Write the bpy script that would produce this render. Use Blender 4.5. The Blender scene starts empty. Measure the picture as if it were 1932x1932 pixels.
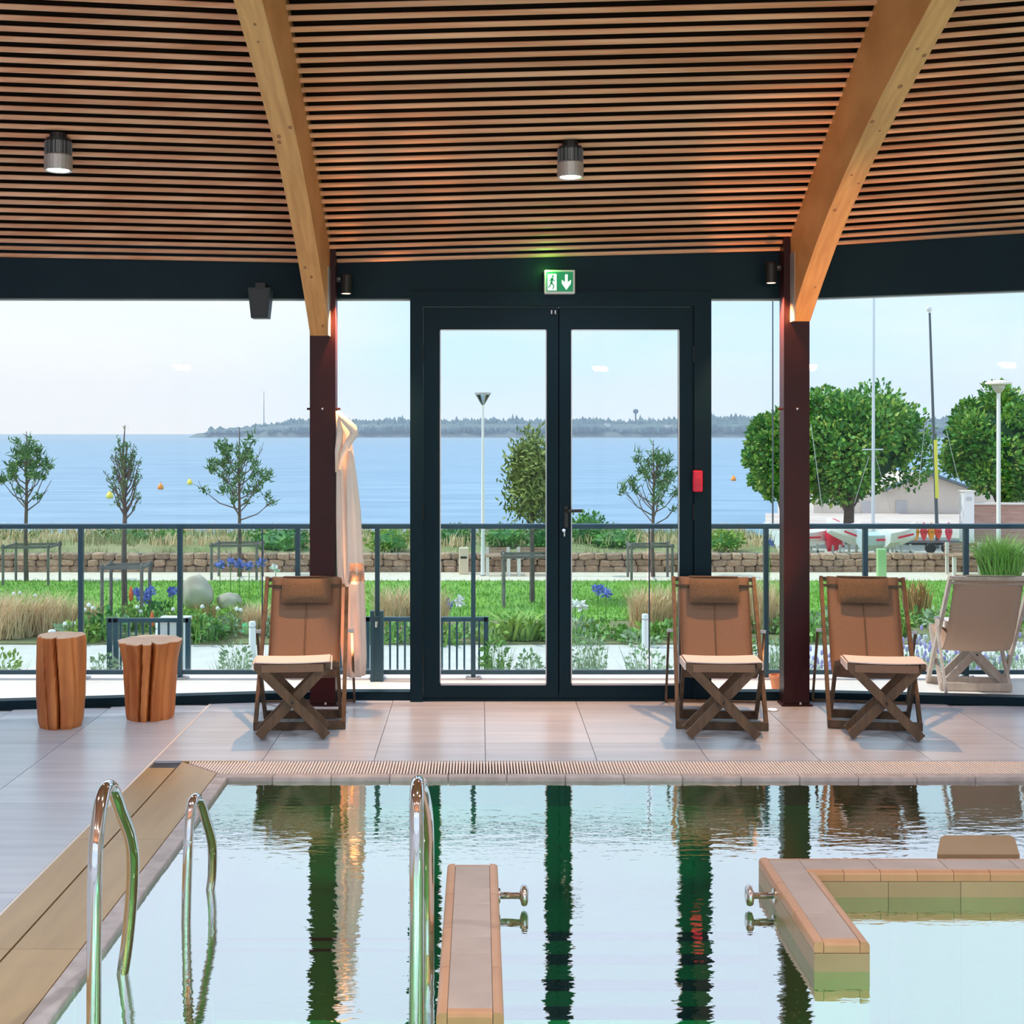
import bpy, bmesh, math, random
from mathutils import Vector, Matrix, noise
SC = bpy.context.scene
COL = SC.collection
R = random.Random(7)
F = 2450.0; HC = 1.7; VX = 905.0; VY = 818.0      # focal length in px of the 1932 frame, eye height, vanishing point

# ------------------------------------------------------------------ camera, world, sun, exposure
cam = bpy.data.cameras.new('camera'); camo = bpy.data.objects.new('camera', cam); COL.objects.link(camo)
camo.location = (0, 0, HC); camo.rotation_euler = (math.pi/2, 0, 0)
cam.sensor_width = 36; cam.lens = F/1932*36
cam.shift_x = (966-VX)/1932; cam.shift_y = -(966-VY)/1932
cam.clip_start = 0.05; cam.clip_end = 12000
SC.camera = camo
SC.view_settings.view_transform = 'Standard'; SC.view_settings.look = 'None'
SC.view_settings.gamma = 1; SC.view_settings.use_curve_mapping = False
SC.view_settings.exposure = 0.45
SC.cycles.max_bounces = 10; SC.cycles.transparent_max_bounces = 24
SC.cycles.diffuse_bounces = 5; SC.cycles.glossy_bounces = 5
SC.cycles.caustics_reflective = True

world = bpy.data.worlds.new('world'); SC.world = world; world.use_nodes = True
wn = world.node_tree.nodes; wl = world.node_tree.links; wn.clear()
wo = wn.new('ShaderNodeOutputWorld'); bg = wn.new('ShaderNodeBackground')
tc = wn.new('ShaderNodeTexCoord'); sp = wn.new('ShaderNodeSeparateXYZ')
wl.new(tc.outputs['Generated'], sp.inputs[0])
cr = wn.new('ShaderNodeValToRGB'); e = cr.color_ramp.elements
e[0].position = 0.0; e[0].color = (0.56, 0.70, 0.86, 1)
e[1].position = 1.0; e[1].color = (0.34, 0.55, 1.0, 1)
x = e.new(0.06); x.color = (0.48, 0.67, 0.90, 1)
x = e.new(0.13); x.color = (0.42, 0.61, 0.92, 1)
x = e.new(0.27); x.color = (0.70, 0.78, 0.92, 1)
x = e.new(0.5); x.color = (0.66, 0.76, 0.92, 1)
wl.new(sp.outputs['Z'], cr.inputs[0])
mp = wn.new('ShaderNodeMapping'); mp.inputs['Scale'].default_value = (1.6, 1.6, 7)
nz = wn.new('ShaderNodeTexNoise'); nz.inputs['Scale'].default_value = 1.7; nz.inputs['Detail'].default_value = 5
wl.new(tc.outputs['Generated'], mp.inputs[0]); wl.new(mp.outputs[0], nz.inputs['Vector'])
c2 = wn.new('ShaderNodeValToRGB'); c2.color_ramp.elements[0].position = .38; c2.color_ramp.elements[1].position = .66
wl.new(nz.outputs['Fac'], c2.inputs[0])
mx = wn.new('ShaderNodeMix'); mx.data_type = 'RGBA'
wl.new(c2.outputs[0], mx.inputs[0]); wl.new(cr.outputs[0], mx.inputs[6]); mx.inputs[7].default_value = (0.62, 0.70, 0.82, 1)
dv = wn.new('ShaderNodeVectorMath'); dv.operation = 'DOT_PRODUCT'; wl.new(tc.outputs['Generated'], dv.inputs[0])
gd = Vector((-.285, .95, .085)).normalized(); dv.inputs[1].default_value = gd
gr_ = wn.new('ShaderNodeMapRange'); gr_.interpolation_type = 'SMOOTHERSTEP'; gr_.inputs['From Min'].default_value = .965; gr_.inputs['From Max'].default_value = 1.0; gr_.inputs['To Max'].default_value = .6
wl.new(dv.outputs['Value'], gr_.inputs['Value'])
mg = wn.new('ShaderNodeMix'); mg.data_type = 'RGBA'; mg.inputs[7].default_value = (.74,.71,.66,1); wl.new(gr_.outputs[0], mg.inputs[0]); wl.new(mx.outputs[2], mg.inputs[6])
wl.new(mg.outputs[2], bg.inputs[0]); bg.inputs[1].default_value = 1.17
wl.new(bg.outputs[0], wo.inputs[0])

sun = bpy.data.lights.new('sun', 'SUN'); sun.energy = 2.3; sun.angle = math.radians(1.0); sun.color = (1, .95, .86)
suno = bpy.data.objects.new('sun', sun); COL.objects.link(suno)
sd = Vector((-0.60, 0.03, 0.80)).normalized()
suno.rotation_euler = sd.to_track_quat('Z', 'Y').to_euler(); suno.location = (-20, 10, 30)

# ------------------------------------------------------------------ helpers
def P(px, py, Y): return Vector(((px-VX)*Y/F, Y, HC-(py-VY)*Y/F))
def XA(px, Y): return (px-VX)*Y/F
def ZA(py, Y): return HC-(py-VY)*Y/F
def YG(py, z): return (HC-z)*F/(py-VY)

MATS = {}
def mat(name, col, rough=.6, metal=0, col2=None, scale=8, stretch=(1,1,1), bump=0, bscale=None, rnd=0, emis=None, estr=0, spec=.5, coat=0, ramp=(.35,.65)):
    if name in MATS: return MATS[name]
    m = bpy.data.materials.new(name); m.use_nodes = True; MATS[name] = m
    n = m.node_tree.nodes; l = m.node_tree.links; b = n['Principled BSDF']
    b.inputs['Base Color'].default_value = (*col, 1); b.inputs['Roughness'].default_value = rough
    b.inputs['Metallic'].default_value = metal; b.inputs['Specular IOR Level'].default_value = spec
    b.inputs['Coat Weight'].default_value = coat
    out = None
    if col2 or bump:
        t = n.new('ShaderNodeTexCoord'); mm = n.new('ShaderNodeMapping'); mm.inputs['Scale'].default_value = stretch
        l.new(t.outputs['Object'], mm.inputs[0])
        if rnd:
            oi = n.new('ShaderNodeObjectInfo'); ml = n.new('ShaderNodeMath'); ml.operation = 'MULTIPLY'; ml.inputs[1].default_value = 57
            l.new(oi.outputs['Random'], ml.inputs[0]); l.new(ml.outputs[0], mm.inputs['Location'])
        nn = n.new('ShaderNodeTexNoise'); nn.inputs['Scale'].default_value = scale; nn.inputs['Detail'].default_value = 5
        l.new(mm.outputs[0], nn.inputs['Vector'])
        if col2:
            r_ = n.new('ShaderNodeValToRGB'); r_.color_ramp.elements[0].position = ramp[0]; r_.color_ramp.elements[1].position = ramp[1]
            r_.color_ramp.elements[0].color = (*col, 1); r_.color_ramp.elements[1].color = (*col2, 1)
            l.new(nn.outputs['Fac'], r_.inputs[0]); out = r_.outputs[0]
        if bump:
            n2 = nn
            if bscale:
                n2 = n.new('ShaderNodeTexNoise'); n2.inputs['Scale'].default_value = bscale; l.new(mm.outputs[0], n2.inputs['Vector'])
            bp = n.new('ShaderNodeBump'); bp.inputs['Strength'].default_value = bump; bp.inputs['Distance'].default_value = .01
            l.new(n2.outputs['Fac'], bp.inputs['Height']); l.new(bp.outputs[0], b.inputs['Normal'])
    if rnd:
        oi = n.new('ShaderNodeObjectInfo'); mr = n.new('ShaderNodeMapRange')
        mr.inputs['To Min'].default_value = 1-rnd; mr.inputs['To Max'].default_value = 1+rnd*.6
        l.new(oi.outputs['Random'], mr.inputs['Value'])
        hs = n.new('ShaderNodeHueSaturation'); l.new(mr.outputs[0], hs.inputs['Value'])
        if out: l.new(out, hs.inputs['Color'])
        else: hs.inputs['Color'].default_value = (*col, 1)
        out = hs.outputs[0]
    if out: l.new(out, b.inputs['Base Color'])
    if emis:
        b.inputs['Emission Color'].default_value = (*emis, 1); b.inputs['Emission Strength'].default_value = estr
    return m

class MB:
    """collects geometry for ONE mesh object"""
    def __init__(s): s.v = []; s.f = []
    def add(s, vs, fs):
        o = len(s.v); s.v += [tuple(v) for v in vs]; s.f += [tuple(i+o for i in f) for f in fs]; return s
    def box(s, a, b, M=None):
        x0,y0,z0 = a; x1,y1,z1 = b
        vs = [Vector(p) for p in ((x0,y0,z0),(x1,y0,z0),(x1,y1,z0),(x0,y1,z0),(x0,y0,z1),(x1,y0,z1),(x1,y1,z1),(x0,y1,z1))]
        if M: vs = [M @ p for p in vs]
        return s.add(vs, [(0,3,2,1),(4,5,6,7),(0,1,5,4),(1,2,6,5),(2,3,7,6),(3,0,4,7)])
    def bbox(s, a, b, r=.01, seg=1, M=None):
        bm = bmesh.new(); c = [(p+q)/2 for p, q in zip(a, b)]; d = [q-p for p, q in zip(a, b)]
        bmesh.ops.create_cube(bm, size=1, matrix=Matrix.Translation(c) @ Matrix.Diagonal((*d, 1)))
        bmesh.ops.bevel(bm, geom=bm.edges[:], offset=r, segments=seg, affect='EDGES', profile=.5)
        bm.verts.index_update(); vs = [(M @ v.co) if M else v.co.copy() for v in bm.verts]; fs = [[v.index for v in f.verts] for f in bm.faces]; bm.free()
        return s.add(vs, fs)
    def bar(s, p, q, w, h=None, up=(0,0,1)):
        p = Vector(p); q = Vector(q); h = h or w; d = (q-p); L = d.length; d.normalize()
        u = Vector(up); 
        if abs(d.dot(u)) > .98: u = Vector((0,1,0))
        a = d.cross(u).normalized(); b = a.cross(d).normalized(); a *= w/2; b *= h/2
        vs = [p-a-b, p+a-b, p+a+b, p-a+b, q-a-b, q+a-b, q+a+b, q-a+b]
        return s.add(vs, [(0,3,2,1),(4,5,6,7),(0,1,5,4),(1,2,6,5),(2,3,7,6),(3,0,4,7)])
    def tube(s, pts, rad, n=8, cap=True):
        pts = [Vector(p) for p in pts]; rads = rad if isinstance(rad, (list, tuple)) else [rad]*len(pts)
        rings = []; prev = None
        for i, p in enumerate(pts):
            t = (pts[min(i+1, len(pts)-1)]-pts[max(i-1, 0)]).normalized()
            if prev is None:
                a = t.orthogonal().normalized()
            else:
                a = (prev - t*prev.dot(t)).normalized()
            prev = a; b = t.cross(a)
            rings.append([p + (a*math.cos(2*math.pi*k/n)+b*math.sin(2*math.pi*k/n))*rads[i] for k in range(n)])
        vs = [v for r in rings for v in r]; fs = []
        for i in range(len(pts)-1):
            for k in range(n):
                fs.append((i*n+k, i*n+(k+1)%n, (i+1)*n+(k+1)%n, (i+1)*n+k))
        if cap: fs += [tuple(range(n-1, -1, -1)), tuple((len(pts)-1)*n+k for k in range(n))]
        return s.add(vs, fs)
    def lathe(s, prof, n=20, c=(0,0,0), axis='Z'):
        vs = []; fs = []
        for (r, z) in prof:
            for k in range(n):
                a = 2*math.pi*k/n; p = (r*math.cos(a), r*math.sin(a), z)
                if axis == 'X': p = (p[2], p[0], p[1])
                vs.append((c[0]+p[0], c[1]+p[1], c[2]+p[2]))
        for i in range(len(prof)-1):
            for k in range(n):
                fs.append((i*n+k, i*n+(k+1)%n, (i+1)*n+(k+1)%n, (i+1)*n+k))
        fs += [tuple(range(n-1, -1, -1)), tuple((len(prof)-1)*n+k for k in range(n))]
        return s.add(vs, fs)
    def prism(s, pts, axis, a, b):
        """extrude a polygon (2-D points) along axis from a to b"""
        n = len(pts)
        def mk(p, t):
            return {'X': (t, p[0], p[1]), 'Y': (p[0], t, p[1]), 'Z': (p[0], p[1], t)}[axis]
        vs = [mk(p, a) for p in pts]+[mk(p, b) for p in pts]
        return s.add(vs, [tuple(range(n)), tuple(range(2*n-1, n-1, -1))]+[(i, i+n, (i+1) % n+n, (i+1) % n) for i in range(n)])
    def quad(s, a, b, c, d): return s.add([a, b, c, d], [(0,1,2,3)])
    def blob(s, c, r, amp=.15, sub=2, seed=0, freq=1.6):
        bm = bmesh.new(); bmesh.ops.create_icosphere(bm, subdivisions=sub, radius=1)
        vs = []
        for v in bm.verts:
            k = 1+amp*noise.noise(v.co*freq+Vector((seed*3.7, seed*1.3, seed)))*2
            vs.append((c[0]+v.co.x*k*r[0], c[1]+v.co.y*k*r[1], c[2]+v.co.z*k*r[2]))
        bm.verts.index_update(); fs = [[v.index for v in f.verts] for f in bm.faces]; bm.free()
        return s.add(vs, fs)
    def mesh(s, name, m, smooth=False, fix=False):
        me = bpy.data.meshes.new(name); me.from_pydata(s.v, [], s.f); me.update()
        if fix:
            bm = bmesh.new(); bm.from_mesh(me); bmesh.ops.recalc_face_normals(bm, faces=bm.faces[:]); bm.to_mesh(me); bm.free()
        if m: me.materials.append(m)
        if smooth:
            for p in me.polygons: p.use_smooth = True
        return me
    def build(s, name, m, parent=None, smooth=False, fix=True, loc=None):
        o = bpy.data.objects.new(name, s.mesh(name, m, smooth, fix)); COL.objects.link(o)
        if parent: o.parent = parent
        if loc is not None: o.location = loc
        return o

def tag(o, label=None, cat=None, group=None, kind=None):
    if label: o['label'] = label
    if cat: o['category'] = cat
    if group: o['group'] = group
    if kind: o['kind'] = kind
    return o
def thing(name, label, cat, loc=(0,0,0), rz=0, group=None):
    o = bpy.data.objects.new(name, None); COL.objects.link(o); o.empty_display_size = .1
    o.location = loc; o.rotation_euler = (0,0,rz); return tag(o, label, cat, group)
def struct(o, label=None): return tag(o, label, kind='structure')
def inst(name, me, loc=(0,0,0), parent=None, rot=None):
    o = bpy.data.objects.new(name, me); COL.objects.link(o); o.location = loc
    if rot: o.rotation_euler = rot
    if parent: o.parent = parent
    return o
def copy_tree(o, parent=None):
    c = o.copy(); COL.objects.link(c); c.parent = parent
    for ch in list(o.children): copy_tree(ch, c)
    return c

# ------------------------------------------------------------------ materials
M_floor = mat('floor_tile', (.42,.485,.58), .28, col2=(.53,.595,.69), scale=2.2, stretch=(.5,7,1), bump=.04, rnd=.06, spec=.5)
M_grout = mat('grout', (.42,.41,.41), .8)
M_joint = mat('pale_joint', (.75,.72,.68), .7)
M_sand = mat('beige_stone', (.36,.235,.095), .32, col2=(.42,.285,.12), scale=3, stretch=(4,.6,1), bump=.03, rnd=.05)
M_cope = mat('coping_stone', (.38,.34,.34), .5, col2=(.50,.46,.46), scale=14, bump=.05, rnd=.08)
M_slat = mat('larch_slat', (.66,.27,.135), .48, col2=(.88,.46,.285), scale=3, stretch=(.35,6,6), bump=.08, rnd=.16)
M_back = mat('ceiling_backing', (.012,.006,.004), .95, spec=.1)
M_beam = mat('glulam_spruce', (.60,.275,.09), .5, col2=(.74,.37,.135), scale=5, stretch=(7,.5,.9), bump=.05)
M_knot = mat('beam_knot', (.36,.14,.05), .6)
M_teal = mat('dark_anthracite_paint', (.002,.016,.028), .45, col2=(.003,.021,.034), scale=2, spec=.15)
M_steelred = mat('dark_red_steel', (.050,.010,.012), .4, col2=(.035,.008,.010), scale=3, spec=.25)
M_black = mat('black_plastic', (.012,.012,.014), .4)
M_rail = mat('grey_blue_railing', (.03,.085,.12), .35, metal=.2)
M_chrome = mat('chrome', (.82,.80,.78), .08, metal=1)
M_alu = mat('cast_aluminium', (.55,.55,.56), .4, metal=.6)
M_teak = mat('dark_teak', (.085,.05,.026), .5, col2=(.15,.09,.048), scale=6, stretch=(5,5,.8), bump=.05)
M_sling = mat('taupe_sling', (.22,.135,.088), .8, col2=(.26,.165,.11), scale=220, bump=.03)
M_pillow = mat('brown_pillow', (.13,.085,.05), .85, col2=(.16,.105,.065), scale=60, bump=.04)
M_stoolcloth = mat('stool_cloth', (.78,.68,.64), .85, col2=(.82,.72,.68), scale=90)
M_stump = mat('split_log', (.40,.11,.025), .55, col2=(.66,.25,.07), scale=3.2, stretch=(4,4,.45), bump=.22, bscale=6)
M_stumptop = mat('log_end', (.72,.50,.34), .7, col2=(.80,.60,.44), scale=9)
M_crack = mat('log_crack', (.06,.02,.01), .9)
M_robe = mat('bathrobe_towelling', (.80,.72,.66), .95, col2=(.84,.76,.70), scale=120, bump=.12)
M_white = mat('white_paint', (.80,.80,.79), .5)
M_cream = mat('cream_render', (.78,.74,.68), .8)
M_terrace = mat('terrace_paving', (.80,.76,.70), .7, col2=(.86,.82,.77), scale=2)
M_path = mat('concrete_path', (.66,.60,.56), .85, col2=(.74,.69,.65), scale=3, bump=.1)
M_gravel = mat('sandy_path', (.72,.62,.48), .9, col2=(.80,.70,.56), scale=9, bump=.2)
M_soil = mat('garden_soil', (.20,.22,.09), .95, col2=(.26,.24,.12), scale=3, bump=.4)
M_lawn = mat('lawn_turf', (.13,.30,.03), .9, col2=(.22,.42,.05), scale=1.4, stretch=(.4,1.6,1), bump=.5)
M_blade = mat('lawn_blades', (.17,.38,.04), .8, col2=(.30,.50,.08), scale=2)
M_dune = mat('dune_soil', (.36,.31,.16), .95, col2=(.24,.30,.11), scale=.8, bump=.5)
M_tan = mat('dry_tan_grass', (.82,.58,.36), .9, col2=(.68,.55,.30), scale=3)
M_dune_gr = mat('beach_grass', (.25,.30,.10), .9, col2=(.44,.37,.20), scale=.7)
M_leaf = mat('leaf_green', (.10,.27,.04), .6, col2=(.22,.42,.08), scale=2.5)
M_leaf_d = mat('leaf_deep_green', (.025,.16,.03), .6, col2=(.10,.30,.035), scale=3)
M_leaf_y = mat('leaf_yellow_green', (.36,.48,.07), .6, col2=(.20,.38,.07), scale=3)
M_leaf_s = mat('leaf_silver', (.40,.50,.33), .7, col2=(.27,.42,.20), scale=4)
M_pine = mat('pine_needles', (.04,.13,.03), .7, col2=(.11,.23,.045), scale=3)
M_olive = mat('olive_leaves', (.10,.18,.03), .7, col2=(.24,.31,.06), scale=3)
M_bark = mat('bark', (.10,.075,.06), .9, col2=(.16,.125,.10), scale=8, bump=.3)
M_stake = mat('weathered_stake', (.15,.135,.125), .85, col2=(.22,.20,.18), scale=6)
M_stone = mat('wall_stone', (.34,.20,.13), .9, col2=(.50,.34,.23), scale=4, bump=.4, rnd=.28)
M_rock = mat('boulder', (.42,.35,.28), .9, col2=(.60,.54,.44), scale=3, bump=.6)
M_blue = mat('agapanthus_blue', (.16,.22,.60), .7)
M_lav = mat('lavender_flowers', (.44,.38,.74), .7)
M_orange = mat('red_hot_poker', (.85,.17,.03), .6)
M_fwhite = mat('white_petals', (.85,.85,.82), .7)
M_far = mat('far_woods', (.045,.10,.11), .95, col2=(.07,.15,.14), scale=.05)
M_farh = mat('far_house_wall', (.72,.74,.76), .9)
M_farr = mat('far_house_roof', (.14,.18,.22), .9)

def glass_mat(name, tint, refl=.10, rough=0.0):
    m = bpy.data.materials.new(name); m.use_nodes = True; n = m.node_tree.nodes; l = m.node_tree.links; n.clear()
    o = n.new('ShaderNodeOutputMaterial'); t = n.new('ShaderNodeBsdfTransparent'); g = n.new('ShaderNodeBsdfGlossy'); x = n.new('ShaderNodeMixShader')
    t.inputs[0].default_value = (*tint, 1); g.inputs['Roughness'].default_value = rough
    f = n.new('ShaderNodeFresnel'); f.inputs[0].default_value = 1.3
    k = n.new('ShaderNodeMath'); k.operation = 'MULTIPLY'; k.inputs[1].default_value = refl*10
    l.new(f.outputs[0], k.inputs[0]); l.new(k.outputs[0], x.inputs[0]); l.new(t.outputs[0], x.inputs[1]); l.new(g.outputs[0], x.inputs[2]); l.new(x.outputs[0], o.inputs[0])
    return m
M_glass = glass_mat('window_glass', (.955,.97,.975), .035)
M_rglass = glass_mat('railing_glass', (.88,.955,.94), .07)

def water_mat():
    m = bpy.data.materials.new('pool_water'); m.use_nodes = True; n = m.node_tree.nodes; l = m.node_tree.links; n.clear()
    o = n.new('ShaderNodeOutputMaterial'); t = n.new('ShaderNodeBsdfTransparent'); g = n.new('ShaderNodeBsdfGlossy'); x = n.new('ShaderNodeMixShader')
    t.inputs[0].default_value = (.15,.95,.50, 1); g.inputs['Roughness'].default_value = .0
    fr = n.new('ShaderNodeFresnel'); fr.inputs[0].default_value = 1.33
    pw = n.new('ShaderNodeMath'); pw.operation = 'POWER'; pw.inputs[1].default_value = .10
    l.new(fr.outputs[0], pw.inputs[0])
    tcn = n.new('ShaderNodeTexCoord'); m1 = n.new('ShaderNodeMapping'); m1.inputs['Scale'].default_value = (1.0, 2.6, 1)
    l.new(tcn.outputs['Object'], m1.inputs[0])
    n1 = n.new('ShaderNodeTexNoise'); n1.inputs['Scale'].default_value = 9; n1.inputs['Detail'].default_value = 2.5
    l.new(m1.outputs[0], n1.inputs['Vector'])
    n3 = n.new('ShaderNodeTexNoise'); n3.inputs['Scale'].default_value = 34; n3.inputs['Detail'].default_value = 2
    l.new(m1.outputs[0], n3.inputs['Vector'])
    n2 = n.new('ShaderNodeTexNoise'); n2.inputs['Scale'].default_value = .9; n2.inputs['Detail'].default_value = 1
    l.new(tcn.outputs['Object'], n2.inputs['Vector'])
    rr = n.new('ShaderNodeMapRange'); rr.inputs['From Min'].default_value = .48; rr.inputs['From Max'].default_value = .72; rr.inputs['To Min'].default_value = .12; rr.inputs['To Max'].default_value = 1
    l.new(n2.outputs['Fac'], rr.inputs['Value'])
    mu = n.new('ShaderNodeMath'); mu.operation = 'MULTIPLY'; l.new(n3.outputs['Fac'], mu.inputs[0]); l.new(rr.outputs[0], mu.inputs[1])
    m2 = n.new('ShaderNodeMath'); m2.operation = 'MULTIPLY'; m2.inputs[1].default_value = .35; l.new(mu.outputs[0], m2.inputs[0])
    ad = n.new('ShaderNodeMath'); ad.operation = 'ADD'; l.new(n1.outputs['Fac'], ad.inputs[0]); l.new(m2.outputs[0], ad.inputs[1])
    bp = n.new('ShaderNodeBump'); bp.inputs['Strength'].default_value = .22; bp.inputs['Distance'].default_value = .005
    l.new(ad.outputs[0], bp.inputs['Height']); l.new(bp.outputs[0], g.inputs['Normal'])
    l.new(pw.outputs[0], x.inputs[0]); l.new(t.outputs[0], x.inputs[1]); l.new(g.outputs[0], x.inputs[2]); l.new(x.outputs[0], o.inputs[0])
    return m
M_water = water_mat()

# ------------------------------------------------------------------ ceiling, beams
PR = [(8.24,2.765),(8.1,2.84),(7.45,3.19),(6.22,3.78),(5,4.22),(4,4.50),(3,4.68),(1.5,4.85),(0,4.90),(-2,4.80),(-5,4.30)]
def profY(Y):
    for (a, b) in zip(PR, PR[1:]):
        if b[0] <= Y <= a[0] or Y > a[0]:
            t = (a[0]-Y)/(a[0]-b[0]); return a[1]+(b[1]-a[1])*t
    return PR[-1][1]
BAYS = [(-7.0,-4.0),(-4.0,-0.995),(-0.995,2.0),(2.0,5.0),(5.0,8.0)]
def yo(X):
    if X < -.995: return .147*(X+.995)
    if X > 2: return -.13*(X-2)
    return 0
def zo(X, bay=None):
    if bay is None: bay = 0 if X < -.995 else (2 if X > 2 else 1)
    if bay == 0: return 0
    if bay == 1: return .027*(X+.995)
    return .10+.045*(X-2)
def prof_s():
    segs = []; s = 0
    for a, b in zip(PR, PR[1:]):
        L = math.dist(a, b); segs.append((s, s+L, a, b)); s += L
    return segs, s
SEG, STOT = prof_s()
def at_s(s):
    for (a, b, p, q) in SEG:
        if s <= b:
            t = (s-a)/(b-a); return p[0]+(q[0]-p[0])*t, p[1]+(q[1]-p[1])*t, math.atan2(q[1]-p[1], -(q[0]-p[0]))
    return (*PR[-1], 0)
ceil_mb = MB()
for bi, (x0, x1) in enumerate(BAYS):
    bz = 0 if bi < 2 else (1 if bi == 2 else 2)
    pts = []
    for (Y, z) in PR:
        for X in (x0, x1): pts.append((X, Y+yo(X), z+zo(X, bz)+.13))
        for X in (x0, x1): pts.append((X, Y+yo(X), z+zo(X, bz)+.25))
    fs = []
    for i in range(len(PR)-1):
        a = i*4; b = a+4
        fs += [(a, a+1, b+1, b), (a+2, b+2, b+3, a+3), (a, b, b+2, a+2), (a+1, a+3, b+3, b+1)]
    fs += [(0,2,3,1), (len(pts)-4, len(pts)-3, len(pts)-1, len(pts)-2)]
    ceil_mb.add(pts, fs)
ceiling = struct(ceil_mb.build('ceiling', M_back), 'dark ceiling hung with close rows of larch slats between two laminated beams')
PITCH = .0745; NROW = 44
slat_me = {}
for bi, (x0, x1) in enumerate(BAYS):
    bz = 0 if bi < 2 else (1 if bi == 2 else 2)
    p0 = Vector((x0+.02, yo(x0), zo(x0, bz))); p1 = Vector((x1-.02, yo(x1), zo(x1, bz)))
    nrow = int(STOT/PITCH)-1
    rest = MB()
    for i in range(nrow):
        s = .035+i*PITCH; Y, z, an = at_s(s)
        if i < NROW and bi in (1, 2, 3):
            key = (bi, round(an, 3))
            if key not in slat_me:
                mb = MB(); t = Vector((0, -math.cos(an), math.sin(an))); nrm = Vector((0, math.sin(an), math.cos(an)))
                mid = (p0+p1)/2
                vs = []
                for pp in (p0-mid, p1-mid):
                    for (u, w) in ((-.0165, .009),(-.011, .002),(.0, 0),(.011, .002),(.0165, .009),(.0165, .014),(-.0165, .014)):
                        vs.append(pp + t*u + nrm*w)
                mb.add(vs, [(0,1,2,3,4,5,6),(13,12,11,10,9,8,7)]+[(k, k+7, (k+1) % 7+7, (k+1) % 7) for k in range(7)])
                slat_me[key] = (mb.mesh('slat', M_slat, fix=True), mid)
            me, mid = slat_me[key]
            inst('slat', me, (mid.x+R.uniform(-.004,.004), mid.y+Y+R.uniform(-.003,.003), mid.z+z), ceiling)
        else:
            rest.bar((p0.x, p0.y+Y, p0.z+z+.007), (p1.x, p1.y+Y, p1.z+z+.007), .033, .013, up=(0, math.sin(an), math.cos(an)))
    tag(rest.build('slats_overhead', M_slat, ceiling, fix=True), 'further larch slats running on over the room', kind='stuff')

def beam(xc, zb, label):
    lo = [(8.10, zb),(6.9,3.08),(5.57,3.56),(4.2,3.93),(2.5,4.20),(0,4.36),(-3,4.20),(-5,3.95)]
    # smooth the lower edge
    low = []
    for i in range(len(lo)-1):
        p0 = Vector(lo[max(i-1,0)]); p1 = Vector(lo[i]); p2 = Vector(lo[i+1]); p3 = Vector(lo[min(i+2, len(lo)-1)])
        for k in range(4):
            t = k/4
            q = .5*((2*p1)+(-p0+p2)*t+(2*p0-5*p1+4*p2-p3)*t*t+(-p0+3*p1-3*p2+p3)*t**3)
            low.append(q if i > 0 else p1+(p2-p1)*t+Vector((0, .045*math.sin(math.pi*t))))
    low.append(Vector(lo[-1]))
    mb = MB(); n = len(low); w = .061; vs = []
    for q in low:
        zt = profY(min(q.x, 8.2))+.10
        for X in (xc-w, xc+w): vs.append((X, q.x, q.y))
        for X in (xc-w, xc+w): vs.append((X, q.x, zt))
    fs = [(0,1,3,2), (4*n-4, 4*n-2, 4*n-1, 4*n-3)]
    for i in range(n-1):
        a = 4*i; b = a+4
        fs += [(a, b, b+1, a+1), (a, a+2, b+2, b), (a+1, b+1, b+3, a+3), (a+2, a+3, b+3, b+2)]
    mb.add(vs, fs)
    root = mb.build('roof_beam', M_beam); tag(root, label, 'beam', 'laminated timber roof beams')
    for k in range(11):
        i = R.randrange(0, 9); t = R.random(); q = low[i]*(1-t)+low[i+1]*t; d = (low[i+1]-low[i]).normalized()
        kb = MB(); r1 = R.uniform(.006, .012); X = xc+R.uniform(-.045, .045); vs = [(X, q.x, q.y-.0012)]
        for a in range(8): vs.append((X+r1*math.cos(a*math.pi/4), q.x+d.x*1.5*r1*math.sin(a*math.pi/4), q.y+d.y*1.5*r1*math.sin(a*math.pi/4)-.0012))
        kb.add(vs, [(0, 1+(a+1) % 8, 1+a) for a in range(8)]); kb.build('knot', M_knot, root, fix=False)
    # steel shoe plate at the beam foot
    pl = MB(); s_ = 1 if xc < 0 else -1
    pl.box((xc+s_*.0615-.002, 7.99, zb-.004), (xc+s_*.0615+.003, 8.10, zb+.42)); pl.build('foot_plate', M_alu, root)
    return root
beam(-.995, 2.31, 'pale laminated timber beam rising left of the doors to the ceiling')
beam(2.0, 2.40, 'pale laminated timber beam rising right of the doors to the ceiling')
# ------------------------------------------------------------------ columns
def column(xc, label, ztop=2.95):
    root = thing('steel_column', label, 'column', (xc, 8.16, 0), group='dark red steel columns at the glazing')
    m = MB(); m.box((-.08,-.06,.012), (.08,-.05,ztop)); m.box((-.08,.05,.012), (.08,.06,ztop)); m.box((-.008,-.05,.012), (.008,.05,ztop))
    m.box((-.08,-.05,.012),(-.076,.05,ztop)); m.box((.076,-.05,.012),(.08,.05,ztop))
    m.build('shaft', M_steelred, root)
    MB().box((-.095,-.075,0), (.095,.06,.012)).build('base_plate', M_steelred, root)
    b = MB(); b.lathe([(.008,.012),(.008,.026),(.003,.028)], 8, (.02,-.068,0)); b.build('anchor_bolt', M_chrome, root)
    s_ = MB(); s_.tube([(-.08,0,1.855),(-.105,0,1.855)], .007); s_.build('peg', M_steelred, root)
    s_ = MB(); s_.tube([(.08,0,1.855),(.105,0,1.855)], .007); s_.build('peg', M_steelred, root)
    s_ = MB(); s_.lathe([(.008,0),(.008,.012),(.004,.015)], 8, (0,0,0)); o = s_.build('peg_stud', M_chrome, root); o.rotation_euler = (math.pi/2,0,0); o.location = (0,-.06,1.855)
    return root
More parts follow.
